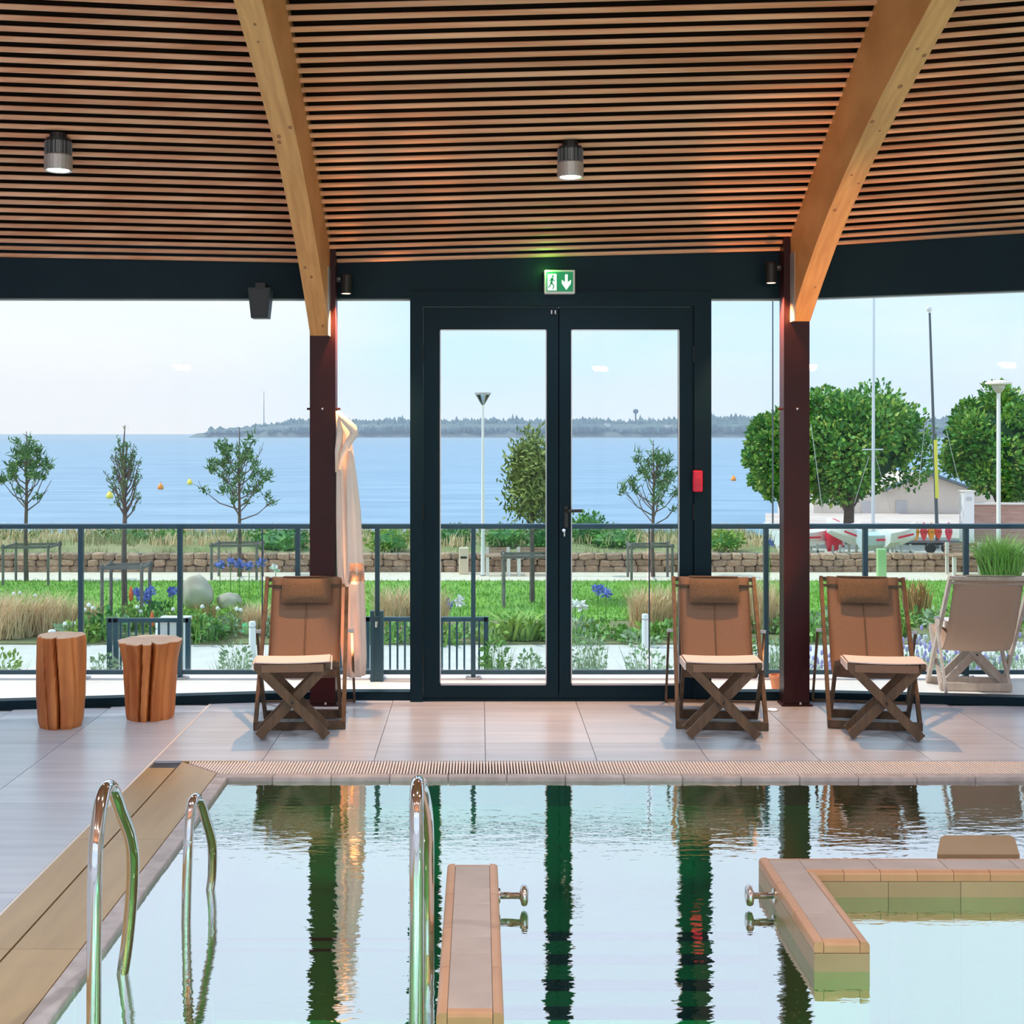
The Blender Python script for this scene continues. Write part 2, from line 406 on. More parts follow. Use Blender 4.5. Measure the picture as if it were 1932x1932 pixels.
column(-.98, 'dark red steel column with a bathrobe hanging on its right side')
column(1.978, 'dark red steel column between the two right-hand indoor deck chairs')

# ------------------------------------------------------------------ front glazing
WP = [(-7.0,7.42),(-4.0,7.86),(-.995,8.30),(2.0,8.30),(5.0,7.91),(8.0,7.52)]     # plan of the glass wall
HB = [2.50,2.515,2.557,2.557,2.63,2.66]                                           # underside of header
def seg_box(mb, p, q, z0p, z0q, z1p, z1q, y0, y1):
    vs = [(p[0],p[1]+y0,z0p),(q[0],q[1]+y0,z0q),(q[0],q[1]+y1,z0q),(p[0],p[1]+y1,z0p),(p[0],p[1]+y0,z1p),(q[0],q[1]+y0,z1q),(q[0],q[1]+y1,z1q),(p[0],p[1]+y1,z1p)]
    mb.add(vs, [(0,3,2,1),(4,5,6,7),(0,1,5,4),(1,2,6,5),(2,3,7,6),(3,0,4,7)])
wf = MB()
for i in range(5):
    seg_box(wf, WP[i], WP[i+1], HB[i], HB[i+1], 3.2, 3.2, -.055, .07)
wall_front = struct(wf.build('wall_front', M_teal), 'dark painted steel header above the glazing')
lip = MB()
for i in range(5):
    seg_box(lip, WP[i], WP[i+1], HB[i]-.006, HB[i+1]-.006, HB[i]-.0005, HB[i+1]-.0005, .01, .05)
lip.build('glazing_bead', M_alu, wall_front)
def lerpw(X):
    for i in range(5):
        a, b = WP[i], WP[i+1]
        if a[0] <= X <= b[0]:
            t = (X-a[0])/(b[0]-a[0]); return a[1]+(b[1]-a[1])*t, HB[i]+(HB[i+1]-HB[i])*t
DX0, DX1 = XA(775, 8.3), XA(1338, 8.3)
def window(n, xa, xb, label):
    ya, ha = lerpw(xa); yb, hb = lerpw(xb)
    root = struct(bpy.data.objects.new('window_%d' % n, None), label); COL.objects.link(root)
    m = MB(); seg_box(m, (xa, ya), (xb, yb), 0, 0, .055, .055, -.03, .06); m.build('sill_rail', M_teal, root)
    m = MB(); seg_box(m, (xa, ya), (xb, yb), .055, .055, ha-.006, hb-.006, .024, .036); m.build('pane', M_glass, root)
window(1, -7, -4, 'glass panel beyond the left edge'); window(2, -4, -.995, 'wide glass panel left of the left column')
window(3, -.995, DX0, 'narrow fixed pane between left column and doors'); window(4, DX1, 2.0, 'narrow fixed pane between doors and right column')
window(5, 2.0, 5.0, 'wide glass panel right of the right column'); window(6, 5, 8, 'glass panel beyond the right edge')

# double door
door = struct(bpy.data.objects.new('door_1', None), 'dark framed glazed double door to the terrace'); COL.objects.link(door)
def zy(py): return ZA(py, 8.26)
def xx(px): return XA(px, 8.26)
fr = MB(); fr.box((DX0, 8.22, 0), (xx(798), 8.36, 2.60)); fr.box((xx(1308), 8.22, 0), (DX1, 8.36, 2.60)); fr.box((xx(798), 8.22, zy(578)), (xx(1308), 8.36, 2.60))
fr.box((xx(798), 8.24, 0), (xx(1308), 8.36, .018)); fr.build('door_frame', M_teal, door)
def leaf(xa, ga, gb, xb, hinge):
    lf = MB(); y0, y1 = 8.245, 8.315; zt = zy(580); zb = .022; g0 = zy(1292); g1 = zy(622)
    lf.box((xa, y0, zb), (ga, y1, zt)); lf.box((gb, y0, zb), (xb, y1, zt)); lf.box((ga, y0, zb), (gb, y1, g0)); lf.box((ga, y0, g1), (gb, y1, zt))
    o = lf.build('door_leaf', M_teal, door)
    bd = MB()
    for (p, q) in (((ga, y0-.004, g0), (ga+.006, y0+.01, g1)), ((gb-.006, y0-.004, g0), (gb, y0+.01, g1)), ((ga, y0-.004, g1-.006), (gb, y0+.01, g1)), ((ga, y0-.004, g0), (gb, y0+.01, g0+.012))): bd.box(p, q)
    bd.build('glazing_bead', M_alu, o)
    MB().box((ga, 8.275, g0), (gb, 8.287, g1)).build('pane', M_glass, o)
    for z in (.25, 1.2, 2.2):
        h = MB(); hx = xa-.004 if hinge < 0 else xb+.004; h.tube([(hx, y0-.008, z-.05), (hx, y0-.008, z+.05)], .009); h.build('hinge', M_black, o)
    return o
l1 = leaf(xx(799), xx(830), xx(1031), xx(1053), -1)
l2 = leaf(xx(1055), xx(1077), xx(1281), xx(1307), 1)
MB().box((xx(1050), 8.316, .022), (xx(1058), 8.322, zy(580))).build('meeting_strip', M_teal, l1)
hd = MB(); hx = xx(1068); hz = zy(963)
hd.bbox((hx-.016, 8.234, hz-.11), (hx+.016, 8.245, hz+.03), .004); hd.tube([(hx, 8.236, hz), (hx, 8.20, hz), (hx+.012, 8.19, hz), (xx(1097), 8.19, hz+.002)], .0105); hd.build('handle', M_black, l2)
ck = MB(); ck.lathe([(.011, -.012), (.011, .0), (.004, .001)], 12); o = ck.build('lock_cylinder', M_chrome, l2); o.rotation_euler = (math.pi/2, 0, 0); o.location = (xx(1063), 8.222, zy(1000))
ks = MB(); ks.box((-.004,-.002,-.03), (.004,.002,0)); o = ks.build('key', M_alu, l2); o.location = (xx(1064), 8.215, zy(1002))
for k in (0, 1):
    o = MB().box((-.004,-.003,-.012), (.004,.003,.012)).build('closer_screw', M_alu, door); o.location = (xx(1040+7*k), 8.218, zy(590))

# exit sign
sg = thing('exit_sign', 'green emergency exit sign with running figure and arrow above the doors', 'sign', (0,0,0))
Ys = 8.17; sx = lambda px: XA(px, Ys); sz = lambda py: ZA(py, Ys)
m_g = mat('sign_green', (.0,.20,.08), .4, emis=(.0,.25,.1), estr=.35); m_w = mat('sign_white', (.9,.95,.9), .4, emis=(.85,1,.9), estr=.75)
MB().bbox((sx(1027), Ys, sz(554)), (sx(1085), Ys+.07, sz(509)), .006, 2).build('case', M_white, sg)
MB().box((sx(1031), Ys-.003, sz(550)), (sx(1081), Ys, sz(513))).build('face', m_g, sg)
def flat(pts, name, m, par, dy=-.006): 
    q = MB(); q.prism([(sx(a), sz(b)) for a, b in pts], 'Y', Ys+dy, Ys+dy+.003); return q.build(name, m, par)
flat([(1033,517),(1050,517),(1050,548),(1033,548)], 'doorway_symbol', m_w, sg)
mm = MB()
mm.lathe([(.007,0),(.007,.003)], 12); hdm = mm.build('figure_head', m_g, sg); hdm.rotation_euler = (math.pi/2,0,0); hdm.location = (sx(1043), Ys-.007, sz(521.5))
fg = MB()
for a, b, w in (((1042,524),(1040,535),.014),((1041,526),(1047,531),.006),((1041,526),(1036,530),.006),((1040,534),(1045,539),.008),((1045,539),(1043,546),.007),((1040,534),(1037,540),.008),((1037,540),(1034,543),.007)):
    fg.bar((sx(a[0]), Ys-.0075, sz(a[1])), (sx(b[0]), Ys-.0075, sz(b[1])), .003, w, up=(sx(b[1])-sx(a[1]), 0, 1) if False else (1,0,.01))
fg.build('running_figure', m_g, sg)
flat([(1066,518),(1071,518),(1071,533),(1077,528),(1077,535),(1068.5,547),(1060,535),(1060,528),(1066,533)], 'arrow_down', m_w, sg)
m_led = mat('green_led', (.1,.9,.1), .3, emis=(.15,1,.12), estr=9)
MB().blob((sx(1033), Ys-.004, sz(512)), (.008,.006,.008), 0, 1).build('status_light', m_led, sg)
gl = bpy.data.lights.new('exit_sign_light', 'POINT'); gl.energy = .5; gl.color = (.15,1,.1); gl.shadow_soft_size = .01
go = bpy.data.objects.new('exit_sign_light', gl); COL.objects.link(go); go.location = (sx(1031), Ys-.03, sz(508)); go.parent = sg

# call point
cp = thing('alarm_call_point', 'small red alarm call point on the right door jamb', 'alarm', (XA(1316,8.2), 8.22, ZA(908,8.2)))
m_red = mat('alarm_red', (.75,.01,.05), .35)
MB().bbox((-.029,-.045,-.067), (.029,0,.067), .006, 2).build('case', m_red, cp)
MB().box((-.016,-.048,-.02), (.016,-.045,.02)).build('press_plate', mat('alarm_plate', (.62,.02,.06), .5), cp)
# loudspeaker
ls = thing('loudspeaker', 'black loudspeaker hanging from the header left of the left beam', 'speaker', (XA(492,8.0), 8.0, 0))
m = MB(); z0, z1 = ZA(601,8.0), ZA(545,8.0)
m.add([(-.052,-.05,z0),(.052,-.05,z0),(.052,.05,z0),(-.052,.05,z0),(-.068,-.07,z1),(.068,-.07,z1),(.068,.07,z1),(-.068,.07,z1)], [(0,3,2,1),(4,5,6,7),(0,1,5,4),(1,2,6,5),(2,3,7,6),(3,0,4,7)])
m.build('cabinet', mat('speaker_dark', (.01,.025,.032), .5), ls)
g = MB(); g.add([(-.046,-.054,z0+.01),(.046,-.054,z0+.01),(.058,-.072,z1-.01),(-.058,-.072,z1-.01)], [(0,1,2,3)]); g.build('grille', M_black, ls, fix=False)
MB().box((-.03,-.02,z1), (.03,.14,z1+.035)).build('bracket', M_black, ls)

# downlights on the columns
def spot(loc, power, ang, col=(1,.62,.32), rot=(0,0,0), par=None, size=.03):
    l = bpy.data.lights.new('lamp_bulb', 'SPOT'); l.energy = power; l.spot_size = math.radians(ang); l.spot_blend = .6; l.color = col; l.shadow_soft_size = size
    o = bpy.data.objects.new('lamp_bulb', l); COL.objects.link(o); o.location = loc; o.rotation_euler = rot
    if par: o.parent = par
    return o
m_glow = mat('warm_lamp_glow', (1,.8,.6), .4, emis=(1,.66,.42), estr=3.5)
m_glow2 = mat('white_lamp_glow', (1,.95,.8), .4, emis=(1,.90,.70), estr=12)
def sconce(px, py0, py1, label, armdx):
    Y = 8.10; xc = XA(px, Y); z0 = ZA(py1, Y); z1 = ZA(py0, Y)
    t = thing('column_downlight', label, 'lamp', (xc, Y, 0), group='small black downlights beside the columns')
    MB().lathe([(.030,z0+.012),(.036,z0+.006),(.036,z1-.01),(.032,z1),(.01,z1)], 20).build('body', M_black, t, smooth=False)
    MB().lathe([(.026,z0+.006),(.026,z0+.011)], 20).build('lens', m_glow, t)
    MB().box((min(0,armdx), -.012, z1-.05), (max(0,armdx), .012, z1-.02)).build('arm', M_black, t)
    MB().lathe([(.006,0),(.006,.006)], 8, (armdx*.7,-.013,z1-.035)).build('set_screw', M_alu, t)
    spot((0,0,z0-.004), 170, 88, col=(1,.45,.17), par=t)
    spot((0,0,z1+.02), 0.01, 90, rot=(math.pi,0,0), par=t)
sconce(653, 517, 556, 'black downlight to the right of the left column above the bathrobe', -.06)
sconce(1455, 495, 536, 'black downlight to the left of the right column', .06)
def floor_uplight(x, y, aim, label):
    t = thing('floor_uplight', label, 'lamp', (x, y, 0), group='recessed floor uplights at the column feet')
    MB().lathe([(.038,.0005),(.038,.004),(.030,.005)], 20).build('ring', M_alu, t); MB().lathe([(.028,.0052),(.027,.0062)], 16).build('lens', m_glow, t)
    d = Vector(aim)-Vector((x, y, .03)); o = spot((0,0,.03), 150, 36, col=(1,.42,.16), par=t, size=.02); o.rotation_euler = (-d).to_track_quat('Z','Y').to_euler()
floor_uplight(-.845, 7.93, (-.95,7.70,2.55), 'small warm floor uplight right of the left column behind the deck chair')
floor_uplight(1.80, 7.98, (1.98,7.75,2.55), 'small warm floor uplight left of the right column')
# ceiling spotlights
def ceil_lamp(px, pyc, label, power=40, par_group='ribbed ceiling spotlights', z_only=None):
    if z_only is None:
        best = None
        for i in range(400):
            Yp = 5.0+i*.008; X = XA(px, Yp); Yc = Yp-yo(X)
            zc = profY(Yc)+zo(X)-.105
            d = abs(ZA(pyc, Yp)-zc)
            if best is None or d < best[0]: best = (d, Yp, zc)
        _, Y, zc = best; X = XA(px, Y)
    else: X, Y, zc = z_only
    t = thing('ceiling_spotlight', label, 'lamp', (X, Y, zc), group=par_group)
    b = MB(); b.lathe([(.060,-.085),(.072,-.09),(.074,-.085),(.074,-.01),(.062,0),(.060,.0)], 24); b.build('rim_shade', M_alu, t, smooth=False)
    hs = MB()
    for k in range(16):
        a = k*math.pi/8; hs.bar((.045*math.cos(a), .045*math.sin(a), .03), (.072*math.cos(a), .072*math.sin(a), .03), .006, .075)
    hs.lathe([(.050,-.005),(.050,.07)], 16); hs.build('heat_sink', mat('lamp_fins', (.22,.22,.24), .45, metal=.5), t)
    MB().lathe([(.066,.07),(.066,.082),(.04,.084)], 20).build('mount_plate', M_black, t)
    MB().lathe([(.045,.084),(.045,.112)], 16).build('neck', M_black, t)
    MB().lathe([(.058,-.086),(.052,-.080),(.02,-.078)], 20).build('lens', m_glow2, t)
    sp_ = spot((0,0,-.10), power, 130, col=(.93,.96,1), par=t, size=.06)
    return t
ceil_lamp(110, 292, 'ribbed aluminium ceiling spotlight left of the left beam')
ceil_lamp(1076, 305, 'ribbed aluminium ceiling spotlight above the doors')
for (x, y) in ((-3.2,3.2),(.5,3.2),(3.6,3.2),(-3.2,-.8),(.5,-.8),(3.6,-.8)):  # unseen spotlights added to brighten the hall
    ceil_lamp(0, 0, ('left','middle','right')[(-3.2,.5,3.6).index(x)]+(' added ribbed spotlight of the unseen row over the pool' if y > 0 else ' added ribbed spotlight of the unseen row behind the camera'), 240, 'added ceiling spotlights out of view', z_only=(x, y, profY(y)+zo(x)-.125))

# ------------------------------------------------------------------ floor
WZ = -.02; PX0 = -1.245; PY1 = 6.42
fb = MB(); fb.box((-7, 6.74, -.30), (8, 8.38, -.012)); fb.box((-7, -5, -.30), (-1.69, 6.74, -.012)); fb.box((-1.69,-5,-.30), (8, .8, -.012))
floor = struct(fb.build('floor', M_grout), 'greyish pink tiled floor around the pool')
TW = .58; TL = 1.16
def tile(x0, y0, x1, y1):
    if x1-x0 < .03 or y1-y0 < .03: return
    g = .0018; MBt = MB(); MBt.box((x0+g, y0+g, -.012), (x1-g, y1-g, 0)); MBt.build('floor_tile', M_floor, floor, fix=False)
def wy(X): return lerpw(max(-7, min(8, X)))[0]-.03
xs = [.03+TW*k for k in range(-12, 14)]
for a, b in zip(xs, xs[1:]):
    if b <= -1.68:
        y = 7.13+TL; 
        yk = [y-TL*k for k in range(0, 11)]
        for t_, u in zip(yk, yk[1:]):
            top = min(t_, wy((a+b)/2))
            tile(a, max(u, -4.98), b if abs(b+1.71) > .02 else -1.70, top)
    else:
        a_ = max(a, -1.69)
        tile(a_, 7.13, b, wy((a+b)/2)); tile(a_, 6.745, b, 7.13)
for a, b in zip(xs, xs[1:]):
    if a > -1.72: 
        tile(max(a,-1.69), -.36, b, .8); tile(max(a,-1.69), -1.52, b, -.36); tile(max(a,-1.69), -2.68, b, -1.52); tile(max(a,-1.69), -3.84, b, -2.68); tile(max(a,-1.69), -4.98, b, -3.84)
MB().box((-1.70, 6.745, -.012), (-1.69, wy(-1.69), .0005)).build('joint_strip', M_joint, floor)
MB().box((-1.70, -4.98, -.012), (-1.69, 6.745, .0005)).build('joint_strip', M_joint, floor)
# overflow channel: beige covers along the left, slotted grating along the far side
ch = struct(bpy.data.objects.new('trim_1', None), 'beige stone channel edging along the left of the pool'); COL.objects.link(ch)
MB().box((-1.69, .8, -.3), (-1.25, 6.745, -.012)).build('channel_bed', M_black, ch)
y = .8; k = 0
while y < 6.5:
    y2 = min(y+1.16, 6.745)
    me = MB(); me.box((-1.689, y+.001, -.012), (-1.547, y2-.001, .001)); me.build('border_tile', M_sand, ch)
    me = MB()
    if y2 < 6.5: me.box((-1.539, y+.001, -.012), (-1.317, y2-.001, .001))
    else: me.prism([(-1.539, y+.001), (-1.317, y+.001), (-1.317, 6.492), (-1.539, 6.72)], 'Z', -.012, .001)
    me.build('channel_cover', M_sand, ch); y = y2
me = MB(); me.box((-1.545, 6.728, -.012), (-1.2, 6.744, .001)); me.build('border_tile', M_sand, ch)
cp2 = struct(bpy.data.objects.new('trim_2', None), 'grey brown stone lip of the pool'); COL.objects.link(cp2)
y = .8
while y < 6.4:
    y2 = min(y+.29, PY1)
    MB().bbox((-1.316, y+.001, -.14), (PX0+R.uniform(-.003,.003), y2-.001, .001), .004).build('lip_stone', M_cope, cp2); y = y2
x_ = -1.316
while x_ < 8:
    x2 = min(x_+.29, 8); MB().bbox((x_+.001, PY1+.002, -.14), (x2-.001, 6.488, .001), .004).build('lip_stone', M_cope, cp2); x_ = x2
MB().box((-1.3, 6.488, -.3), (8, 6.74, -.05)).build('drain_bed', M_black, cp2)
gr = MB(); x_ = -1.50
while x_ < 6.5:
    ya = 6.492 if x_ > -1.30 else 6.492+(-1.30-x_)*1.05
    gr.box((x_, ya, -.02), (x_+.0075, 6.735, .0008)); x_ += .0155
go_ = gr.build('drain_grating', mat('grating_white', (.86,.80,.76), .5), cp2, fix=False); tag(go_, 'pale slotted drain grating along the far side of the pool', kind='stuff')

# ------------------------------------------------------------------ pool
m_pool = mat('green_pool_tile', (.01,.60,.36), .5, col2=(.02,.70,.44), scale=2)
pb = MB()
pb.box((PX0-.01, .8, -1.35), (8, PY1+.01, -1.25)); pb.box((PX0-.06, .8, -1.3), (PX0, PY1, -.14)); pb.box((PX0, PY1, -1.3), (8, PY1+.06, -.14)); pb.box((PX0, .74, -1.3), (8, .8, -.03)); pb.box((8, .74, -1.3), (8.06, PY1, -.03))
pool = struct(pb.build('pool_basin', m_pool), 'green tiled pool basin')
pl = MB(); pl.box((PX0, 4.98, -1.25), (1.75, PY1, -.55)); pl.box((PX0, 4.4, -1.25), (1.75, 4.98, -.72)); pl.build('step', m_pool, pool)
m_dk = mat('black_nosing', (.005,.02,.03), .4)
for (y0, y1, z) in ((5.76,5.84,-.545),(5.50,5.59,-.545),(5.24,5.33,-.545),(4.98,5.08,-.545),(4.62,4.72,-.715)):
    MB().box((.02, y0, z-.004), (1.75, y1, z+.004)).build('nosing_strip', m_dk, pool)
MB().box((PX0, 5.76, -.549), (-.25, 5.775, -.541)).build('nosing_strip', m_dk, pool)
MB().box((PX0, 5.64, -.549), (-.25, 5.65, -.541)).build('nosing_strip', m_dk, pool)
wm = MB(); wm.quad((PX0, .8, WZ), (8, .8, WZ), (8, PY1+.003, WZ), (PX0, PY1+.003, WZ))
pw = wm.build('pool_water', M_water, fix=False); struct(pw, 'still pool water mirroring the windows')

# tiled walls in the pool
M_btop = mat('bench_top_tile', (.44,.33,.28), .45, col2=(.51,.40,.34), scale=6, bump=.03, rnd=.06)
M_bedge = mat('bench_edge_tile', (.52,.26,.135), .35, col2=(.58,.31,.17), scale=5, rnd=.05)
M_bface = mat('bench_face_tile', (.40,.27,.15), .4, col2=(.45,.31,.18), scale=4, rnd=.05)
M_bcore = mat('bench_core', (.16,.11,.08), .8)
BT = .075
def edge_run(root, p, q, side, L=.20):
    """bullnose tiles from p to q (2-D), side = inward normal"""
    p = Vector(p); q = Vector(q); d = (q-p); n = max(1, round(d.length/L)); d /= n; u = d.normalized(); s_ = Vector(side)
    for k in range(n):
        a = p+d*k+u*.001; b = p+d*(k+1)-u*.001
        prof = [(0,-.035),(0,-.012),(.004,-.004),(.012,0),(.030,.001),(.030,-.035)]
        m = MB(); vs = []
        for e_ in (a, b):
            for (o_, z) in prof: vs.append((e_.x+s_.x*o_, e_.y+s_.y*o_, BT+z))
        m.add(vs, [(0,1,2,3,4,5),(11,10,9,8,7,6)]+[(i, i+6, (i+1) % 6+6, (i+1) % 6) for i in range(6)])
        m.build('edge_tile', M_bedge, root)
def face_run(root, p, q, side, L=.266):
    p = Vector(p); q = Vector(q); d = (q-p); n = max(1, round(d.length/L)); d /= n; u = d.normalized(); s_ = Vector(side)
    for k in range(n):
        a = p+d*k+u*.001; b = p+d*(k+1)-u*.001; c = s_*.006
        m = MB(); vs = []
        for z in (-.5, BT-.037):
            for w in (a, b, b+c, a+c): vs.append((w.x, w.y, z))
        m.add(vs, [(0,3,2,1),(4,5,6,7),(0,1,5,4),(1,2,6,5),(2,3,7,6),(3,0,4,7)]); m.build('face_tile', M_bface, root)
b1 = thing('pool_massage_wall', 'narrow tiled wall standing in the pool beside the near chrome rail, running towards the viewer', 'pool wall')
xa, xb, ya, yb = -.122, .068, 3.64, 4.905
MB().box((xa+.006, ya+.006, -1.25), (xb-.006, yb-.006, BT-.006)).build('core', M_bcore, b1)
for (u, v) in ((4.875,4.635),(4.635,4.488),(4.488,4.195),(4.195,4.066),(4.066,3.67)):
    MB().bbox((xa+.031, v+.001, BT-.012), (xb-.031, u-.001, BT+.0015), .002).build('top_tile', M_btop, b1)
edge_run(b1, (xa, ya+.0), (xa, yb), (1,0), .3); edge_run(b1, (xb, yb), (xb, ya), (-1,0), .3); edge_run(b1, (xa+.031, yb), (xb-.031, yb), (0,-1)); edge_run(b1, (xb-.031, ya), (xa+.031, ya), (0,1))
face_run(b1, (xa, ya), (xa, yb), (1,0)); face_run(b1, (xb, yb), (xb, ya), (-1,0)); face_run(b1, (xa, ya), (xb, ya), (0,1)); face_run(b1, (xa, yb), (xb, yb), (0,-1))
b2 = thing('pool_massage_wall', 'L-shaped tiled wall rising from the pool at right', 'pool wall')
xa, xb, ya, yb, yc = 1.069, 1.247, 4.15, 4.976, 4.815
m = MB(); m.box((xa+.006, ya+.006, -1.25), (xb-.006, yb-.006, BT-.006)); m.box((xb-.006, yc+.006, -1.25), (4.2, yb-.006, BT-.006)); m.build('core', M_bcore, b2)
for (u, v) in ((4.945,4.80),(4.80,4.62),(4.62,4.40),(4.40,4.18)):
    MB().bbox((xa+.031, v+.001, BT-.012), (xb-.031, u-.001, BT+.0015), .002).build('top_tile', M_btop, b2)
x_ = xb-.031
while x_ < 4.1:
    MB().bbox((x_+.001, yc+.031, BT-.012), (x_+.265, yb-.031, BT+.0015), .002).build('top_tile', M_btop, b2); x_ += .266
edge_run(b2, (xa, ya), (xa, yb), (1,0), .3); edge_run(b2, (xb, yc+.0), (xb, ya), (-1,0), .3); edge_run(b2, (xb-.031, ya), (xa+.031, ya), (0,1)); edge_run(b2, (xa+.031, yb), (4.2, yb), (0,-1), .133); edge_run(b2, (4.2, yc), (xb-.031, yc), (0,1), .133)
face_run(b2, (xa, ya), (xa, yb), (1,0)); face_run(b2, (xb, yc), (xb, ya), (-1,0)); face_run(b2, (xb, ya), (xa, ya), (0,1), .12); face_run(b2, (xb, yc), (4.2, yc), (0,1)); face_run(b2, (xa, yb), (4.2, yb), (0,-1))
def jet(x0, s, par):
    m = MB(); pr = [(.012,0),(.012,.075),(.016,.078),(.034,.083),(.038,.092),(.034,.103),(.018,.108),(.004,.109)]
    m.lathe([(r, z*s) for r, z in pr], 20, (x0, 4.70, .028), 'X'); m.build('chrome_jet_knob', M_chrome, par, smooth=True)
    m = MB(); m.lathe([(.026,-.001*s),(.026,.006*s),(.020,.008*s)], 20, (x0, 4.70, .028), 'X'); m.build('wall_flange', M_chrome, par)
jet(.068, 1, b1); jet(1.069, -1, b2)
hb = thing('pool_headrest', 'low brown headrest slab standing in the pool behind the L-shaped wall', 'headrest')
m = MB(); vs = []
t_ = [(1768,1616,5.02,-.02),(1922,1616,5.02,-.02),(1905,1577,5.17,.10),(1788,1577,5.17,.10)]
tp = [P(1768,1612,5.05), P(1924,1612,5.05), P(1914,1580,5.16), P(1905,1576,5.17), P(1782,1576,5.17), P(1774,1580,5.16)]
bt = [Vector((v.x, v.y+.04, -1.2)) for v in tp]
m.add(tp+bt, [(0,1,2,3,4,5),(11,10,9,8,7,6)]+[(i, i+6, (i+1) % 6+6, (i+1) % 6) for i in range(6)]); m.build('slab', mat('headrest_tile', (.34,.23,.13), .5, col2=(.38,.26,.16), scale=4), hb)

# ------------------------------------------------------------------ chrome handrails
def smoothpath(pts, n=6):
    out = []
    for i in range(len(pts)-1):
        p0 = pts[max(i-1,0)]; p1 = pts[i]; p2 = pts[i+1]; p3 = pts[min(i+2, len(pts)-1)]
        for k in range(n):
            t = k/n; out.append(.5*((2*p1)+(-p0+p2)*t+(2*p0-5*p1+4*p2-p3)*t*t+(-p0+3*p1-3*p2+p3)*t**3))
    out.append(pts[-1]); return out
def rail(label, pts, r=.0195):
    P3 = [P(*p) for p in pts]; a = P3[0].copy(); a.z = -1.25; b = P3[-1].copy(); b.z = -1.25
    t = thing('pool_handrail', label, 'handrail', group='chrome pool handrails')
    m = MB(); m.tube([a]+smoothpath(P3)+[b], r, 16); m.build('tube', M_chrome, t, smooth=True)
    for e_ in (a, b):
        q = MB(); q.lathe([(.045,-1.25),(.045,-1.235),(.022,-1.23)], 16, (e_.x, e_.y, 0)); q.build('floor_flange', M_chrome, t)
rail('chrome handrail leftmost and nearest of the three, curving over the pool edge', [(177,1960,3.45),(178,1760,3.45),(180,1620,3.46),(186,1545,3.50),(194,1500,3.55),(204,1484,3.62),(214,1492,3.69),(226,1525,3.78),(243,1570,3.92),(250,1612,4.04),(249,1680,4.11),(241,1770,4.135),(231,1838,4.14)])
rail('small chrome handrail second from the left beside the pool edge', [(350,1800,4.57),(352,1700,4.57),(355,1600,4.57),(358,1545,4.59),(363,1514,4.62),(371,1505,4.67),(379,1515,4.72),(388,1545,4.78),(397,1575,4.84),(401,1602,4.88),(400,1650,4.90),(395,1690,4.90)], .0175)
rail('chrome handrail beside the narrow tiled wall near the middle', [(785,1960,3.45),(786,1760,3.45),(786,1600,3.45),(786,1520,3.47),(787,1487,3.52),(789,1476,3.60),(794,1482,3.70),(801,1510,3.85),(806,1545,4.05),(808,1600,4.22),(808,1700,4.30),(808,1798,4.30)])

# ------------------------------------------------------------------ wooden stumps
def stump(label, px, pyb, prof, seed, grooves):
    Y = YG(pyb, 0)+.12; X = XA(px, Y)
    t = thing('log_stool', label, 'log stool', (X, Y, 0), group='split log stools by the window')
    n = 140; rows = 22; H = prof[-1][1]; vs = []; fs = []
    for i in range(rows+1):
        z = H*i/rows
        for (a, b) in zip(prof, prof[1:]):
            if a[1] <= z <= b[1]+1e-6: r = a[0]+(b[0]-a[0])*(z-a[1])/(b[1]-a[1]+1e-9); break
        for k in range(n):
            an = 2*math.pi*k/n
            rr = r*(1+.055*noise.noise(Vector((math.cos(an)*1.6, math.sin(an)*1.6, z*.8+seed)))*2+.02*math.sin(an*9+seed+2.0*noise.noise(Vector((z*3, seed, 0)))))
            for (ga, gd, gw) in grooves:
                dd = abs((an-ga-.10*math.sin(z*5+seed)+math.pi) % (2*math.pi)-math.pi)
                if dd < gw: rr -= r*gd*(1-dd/gw)
            vs.append((rr*math.cos(an), rr*math.sin(an), z))
    for i in range(rows):
        for k in range(n): fs.append((i*n+k, i*n+(k+1) % n, (i+1)*n+(k+1) % n, (i+1)*n+k))
    fs.append(tuple(range(n-1, -1, -1)))
    body = MB(); body.add(vs, fs); body.build('trunk', M_stump, t, smooth=False, fix=False)
    top = MB(); tv = [(v[0]*.985, v[1]*.985, H+.004+.004*noise.noise(Vector(v)*20)) for v in vs[-n:]]; lowr = vs[-n:]
    top.add(list(tv)+[(0,0,H+.006)]+list(lowr), [(k, (k+1) % n, n) for k in range(n)]+[(n+1+k, n+1+(k+1) % n, (k+1) % n, k) for k in range(n)]); top.build('sawn_top', M_stumptop, t, fix=False)
    return t
A = -math.pi/2
stump('tall barrel-shaped split log stool, the left one', 115, 1378, [(.118,0),(.128,.03),(.139,.18),(.141,.35),(.138,.50),(.134,.525)], 1.3, [(A+.12,.55,.075),(A-.42,.16,.05),(A-.75,.12,.16),(A+.9,.10,.14),(1.2,.1,.2)])
stump('shorter split log stool flaring towards its top, right of the tall one', 283, 1362, [(.135,0),(.142,.03),(.150,.18),(.163,.34),(.185,.44),(.192,.462)], 5.1, [(A+.28,.60,.085),(A-.12,.34,.05),(A-.8,.15,.18),(A+.95,.1,.16)])

